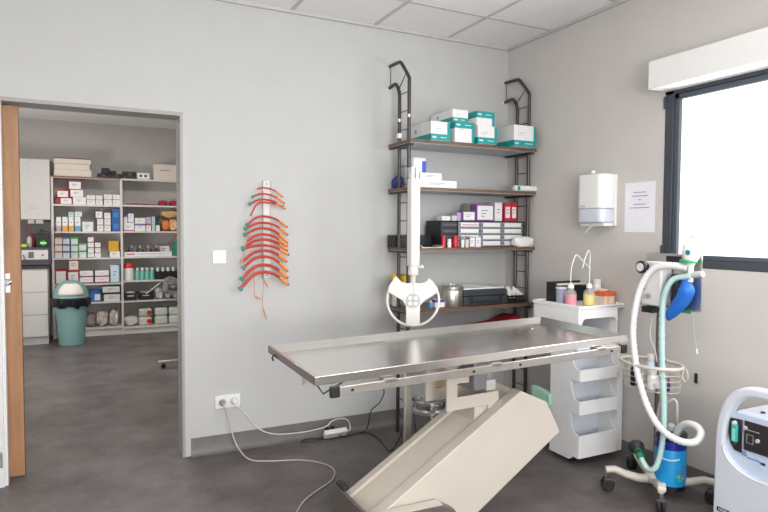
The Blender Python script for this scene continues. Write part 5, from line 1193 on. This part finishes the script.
# sixth level right: black drawers, silver foil packs
for k, (p0, p1) in enumerate(((124.4, 137), (138.5, 153.5))):
    x0, x1 = at(p0, 295, y=yF).x, at(p1, 295, y=yF).x
    t = thing('black_bin', ['left', 'right'][k]+' black storage bin with silver handle, sixth level', 'bin', ((x0+x1)/2, yF+.1, R6), 'black storage bins, sixth level')
    MB().prism([(x0+.01, R6), (x1-.01, R6), (x1, R6+.11), (x1-.005, R6+.11), (x1-.016, R6+.006), (x0+.016, R6+.006), (x0+.005, R6+.11), (x0, R6+.11)], 'y', yF, yF+.2).box(x0+.012, x1-.012, yF, yF+.005, R6+.003, R6+.10).build('bin_shell', BLACK, t)
    MB().box((x0+x1)/2-.04, (x0+x1)/2+.04, yF-.01, yF-.0005, R6+.055, R6+.068).build('handle', STEELR, t)
    o = MB().blob(((x0+x1)/2, yF+.10, R6+.085), ((x1-x0)*.78, .15, .07), 60+k, .12).build('gauze_pile', M((150, 146, 142), .6) if k else M((206, 200, 194), .6)); tag(o, ['pale', 'grey'][k]+' gauze heaped in the %s black bin' % ['left', 'right'][k], 'gauze')
sp0 = Vector((at(145, 292, y=4.86).x, 4.80, R6+.16)); 
A = at(146, 294, y=4.84); B_ = at(161, 282.5, y=4.82)
o = MB().tube([A, B_], .012, 8).build('crutch_tube', STEELR); tag(o, 'silver grip rod leaning up to the right over the black bins', 'rod')
o = MB().blob((at(169.5, 286, y=4.82).x, 4.80, at(169.5, 286, y=4.82).z), (.20, .09, .26), 91, .16).build('foil_bag', M((150, 148, 146), .35, .4, var=.4, scale=14, bump=.5)); tag(o, 'crumpled silver-grey bag bulging from the sixth level, right bay', 'bag')
for k, px in enumerate((158.5, 168, 175.5)):
    o = MB().blob((at(px, 295, y=5.0).x, 5.0, R6+.072+.002), (.105, .17, .165), 70+k, .15).build('cotton_bag', M((222, 216, 212), .5, bump=.4)); tag(o, ['left', 'middle', 'right'][k]+' white cotton bag on the right of the sixth level', 'bag', 'white cotton bags, sixth level')
# lowest level right: water canisters lying down with red caps
def jug(c, lb, cc, red=True):
    t = thing('jerrycan', lb, 'canister', tuple(c), 'translucent canisters lying on the lowest level')
    MB().box(c.x-.085, c.x+.085, c.y, c.y+.22, c.z, c.z+.115).build('canister_body', M(cc, .3, var=.05), t, .03, 4)
    if red: MB().lathe([(.03, -.02), (.032, -.018), (.032, 0.0), (.022, .002)], (c.x+.07-.02, c.y, c.z+.055), 'y', 18).build('screw_cap', M((190, 44, 40), .4), t)
jx = [at(p, 315, y=4.92).x for p in (130, 145.5, 161.5, 175.5)]
gl = [(214, 212, 198), (214, 214, 200), (196, 206, 184), (206, 212, 208)]
o = MB().blob((jx[0]+.015, 5.02, R7+.062), (.19, .2, .14), 80, .1).build('plastic_bag', M((214, 208, 200), .4, bump=.3)); tag(o, 'white plastic bag at the left of the lowest level, right bay', 'bag')
for k in range(3):
    jug(Vector((jx[k+1], 4.93, R7)), ['red-capped canister in the bottom row', 'pale green canister in the bottom row', 'rightmost canister in the bottom row'][k]+', lowest level', gl[k+1], k == 0)
    jug(Vector((jx[k+1], 4.93, R7+.1165)), ['red-capped canister in the upper row', 'pale canister in the upper row', 'rightmost canister in the upper row'][k]+', lowest level', gl[(k+2) % 4], k == 0)

# cabinets on the left of the store room
CW = M((208, 204, 200), .45)
uc = thing('wall_cabinet', 'white wall cupboard above the worktop in the store room', 'cabinet', (-3.7, 5.0, 1.5))
MB().box(-4.1, -3.365, 4.865, 5.2, 1.525, 2.28).build('cabinet_body', CW, uc)
MB().box(-4.098, -3.367, 4.845, 4.8645, 1.527, 2.278).build('door', CW, uc, .002)
MB().box(-3.62, -3.45, 4.8435, 4.845, 1.68, 1.685).box(-3.60, -3.50, 4.8435, 4.845, 1.66, 1.672).build('door_sticker', M((190, 188, 192), .5), uc)
for k, (p0, p1) in enumerate(((28.2, 34.6), (36, 43.6))):
    x0, x1 = at(p0, 222, y=5.0).x, at(p1, 222, y=5.0).x
    o = MB().box(x0, x1, 4.95, 5.05, 1.475, 1.5245).build('paper_dispenser', W_, None, .004); tag(o, ['left', 'right'][k]+' small white dispenser fixed beneath the wall cupboard', 'dispenser', 'white dispensers beneath the wall cupboard')
bc_ = thing('base_cabinet', 'white base cabinet with three drawers below the dark worktop', 'cabinet', (-3.7, 4.9, 0))
MB().box(-4.2, -3.392, 4.52, 5.18, .10, .925).build('cabinet_body', CW, bc_)
MB().box(-4.2, -3.396, 4.56, 5.18, 0, .10).build('toe_kick', CW, bc_)
zs = [.105, .372, .645, .92]
for k in range(3): MB().box(-4.198, -3.394, 4.50, 4.5195, zs[k], zs[k+1]-.006).build('drawer_front', CW, bc_, .002)
o = MB().box(-4.2, -3.385, 4.48, 5.18, .926, .962).build('worktop', M((44, 42, 44), .4), None, .003); tag(o, 'dark worktop lying on the white base cabinet', 'worktop')
struct(MB().box(-4.2, -3.36, 5.185, 5.2, .962, 1.52), 'trim_7', M((112, 110, 108), .5))
# desktop autoclave
au = thing('autoclave', 'dark benchtop steriliser with a pale control panel on the worktop', 'steriliser', (-3.6, 4.75, .962))
x1 = at(49.5, 250, y=4.52).x; zt = at(40, 247.5, y=4.52).z
MB().box(-3.95, x1, 4.53, 4.98, .968, zt).build('housing', M((62, 64, 70), .4), au, .006)
MB().box(-3.93, at(48, 250, y=4.52).x, 4.518, 4.5295, at(40, 259.5, y=4.52).z, at(40, 250, y=4.52).z).build('control_panel', M((206, 202, 200), .4), au, .002)
MB().box(at(28.3, 255, y=4.51).x, at(33.8, 255, y=4.51).x, 4.515, 4.5175, at(30, 258, y=4.51).z, at(30, 252, y=4.51).z).build('display', M((96, 98, 98), .3), au)
MB().lathe([(.010, 4.505), (.012, 4.517)], (at(42.5, 255, y=4.51).x, 0, at(42.5, 255, y=4.51).z), 'y', 14).build('dial', M((110, 108, 108), .4), au)
MB().tube([(at(23, 256, y=4.5).x, 4.517, at(23, 255, y=4.5).z), (at(24, 256, y=4.5).x, 4.49, at(24, 257, y=4.5).z), (at(24.5, 259, y=4.5).x, 4.49, at(24.5, 260, y=4.5).z)], .006, 8).build('handle', BLACK, au)
for x in (-3.9, x1-.04):
    for y in (4.56, 4.94): MB().lathe([(.012, .962), (.012, .968)], (x, y, 0), n=12).build('foot', RUBBER, au)
zt += .0005
x0_, x1_ = at(36, 240, y=4.62).x, at(51.5, 240, y=4.62).x
sg = thing('seal_device', 'black box-shaped device with a green lit display on the steriliser', 'device', ((x0_+x1_)/2, 4.7, zt))
x1_ = min(x1_, x1-.004)
MB().box(x0_, x1_, 4.62, 4.85, zt, zt+.17).build('device_body', BLACK, sg, .006)
MB().box(x0_+.06, x1_-.05, 4.6185, 4.6199, zt+.02, zt+.085).build('display', M((30, 130, 40), .3, emit=.25), sg)
MB().box(x0_+.11, x1_-.10, 4.6175, 4.6184, zt+.04, zt+.065).build('readout', M((120, 230, 100), .3, emit=.4), sg)
MB().tube([(x0_+.03, 4.7, zt+.17), (x0_+.05, 4.7, zt+.21), (x0_+.12, 4.7, zt+.20), (x0_+.13, 4.7, zt+.17)], .012, 8, 4).build('handle', M((50, 60, 66), .4), sg)
x_ = at(29.5, 240, y=4.65).x
bottle('spray_bottle', 'white bottle with dark red pump top standing on the steriliser', 'bottle', None, (x_, 4.65, zt), .028, .27, M((190, 176, 170), .4), M((130, 44, 60), .4), .5, .35)
bottle('spray_bottle', 'dark red bottle right beside the white pump bottle', 'bottle', None, (at(33.5, 240, y=4.70).x, 4.70, zt), .026, .17, M((120, 34, 44), .4), M((120, 40, 50), .4), .3, .5)
x0_, x1_ = at(19.5, 244, y=4.6).x, at(28, 244, y=4.6).x
o = MB().box(x0_, x1_-.012, 4.58, 4.68, zt, zt+.038).build('sponge_block', M((178, 206, 60), .6), None, .006); tag(o, 'lime green block lying at the left on the steriliser', 'sponge')
# bin
bn = Vector((-3.14, 4.42, 0)); BT = M((126, 162, 160), .5)
tb_ = thing('waste_bin', 'green-grey plastic waste bin with domed lid and white flap', 'bin', tuple(bn))
MB().lathe([(.135, 0), (.14, .005), (.185, .555), (.182, .558)], bn, n=36).build('bin_body', BT, tb_)
MB().lathe([(.196, .555), (.2, .56), (.198, .585), (.19, .60), (.185, .64), (.165, .70), (.13, .745), (.08, .775), (.03, .785), (.001, .786)], bn, n=36).build('bin_lid', BT, tb_)
prof = [(.190, .47), (.208, .478), (.214, .52), (.216, .565), (.201, .58)]
vs = []; fs = []; nn = 48
for j, (r_, h_) in enumerate(prof):
    for i in range(nn):
        a_ = 2*PI*i/nn; w_ = 1+.03*math.sin(9*a_+j)+.02*math.sin(23*a_+2*j); dz = (.022*math.sin(7*a_+1)+.012*math.sin(17*a_)) if j == 0 else 0
        vs.append(bn+Vector((r_*w_*math.cos(a_), r_*w_*math.sin(a_), h_+dz)))
for j in range(4):
    for i in range(nn): fs.append((j*nn+i, j*nn+(i+1) % nn, (j+1)*nn+(i+1) % nn, (j+1)*nn+i))
MB().add(vs, fs).build('liner_skirt', M((26, 26, 28), .3), tb_)
g = MB(); vs = []; fs = []; nx = 12; nz = 8
for j in range(nz+1):
    v = j/nz; ph = .62+v*.86
    for i in range(nx+1):
        a_ = -PI/2-.62+1.24*i/nx; z_ = .615+.135*math.sin(v*PI/2)
        hw_ = .82*math.sqrt(max(0, 1-v*v*.8)); a_ = -PI/2-hw_+2*hw_*i/nx
        # radius of the dome at this height
        R_ = .0
        pr_ = [(.60, .19), (.64, .185), (.70, .165), (.745, .13), (.775, .08), (.79, .0)]
        for (z1_a, r1_), (z2_a, r2_) in zip(pr_, pr_[1:]):
            if z1_a <= z_ <= z2_a: R_ = r1_+(r2_-r1_)*(z_-z1_a)/(z2_a-z1_a)
        vs.append(bn+Vector((math.cos(a_)*(R_+.006), math.sin(a_)*(R_+.006), z_)))
for j in range(nz):
    for i in range(nx): fs.append((j*(nx+1)+i, j*(nx+1)+i+1, (j+1)*(nx+1)+i+1, (j+1)*(nx+1)+i))
o = g.add(vs, fs).build('lid_flap', M((228, 220, 212), .45), tb_); sm_ = o.modifiers.new('solid', 'SOLIDIFY'); sm_.thickness = .004
# stool foot / wheeled frame glimpsed behind the right door jamb
fr_ = thing('wheeled_stand', 'steel leg of a wheeled stand just inside the store room doorway', 'stand', (-2.0, 2.6, 0))
A = at(158, 354.5, y=2.55); A.z = .075
MB().box(A.x, A.x+.55, 2.53, 2.57, .062, .085).build('base_bar', STEELR, fr_, .003)
MB().tube([(A.x+.27, 2.55, .08), (A.x+.27, 2.55, .8)], .02, 12).build('post', STEELR, fr_)
MB().lathe([(.001, .8), (.17, .8), (.175, .81), (.17, .85), (.001, .86)], (A.x+.27, 2.55, 0), n=28).build('seat', DKGREY, fr_)
for q in (.05, .5): MB().lathe([(.006, -.012), (.022, -.011), (.024, 0), (.022, .011), (.006, .012)], (A.x+q, 2.55, .025), 'y', 16).build('castor', RUBBER, fr_)
for q in (.05, .5): MB().box(A.x+q-.01, A.x+q+.01, 2.535, 2.565, .04, .062).build('castor_fork', DKGREY, fr_)
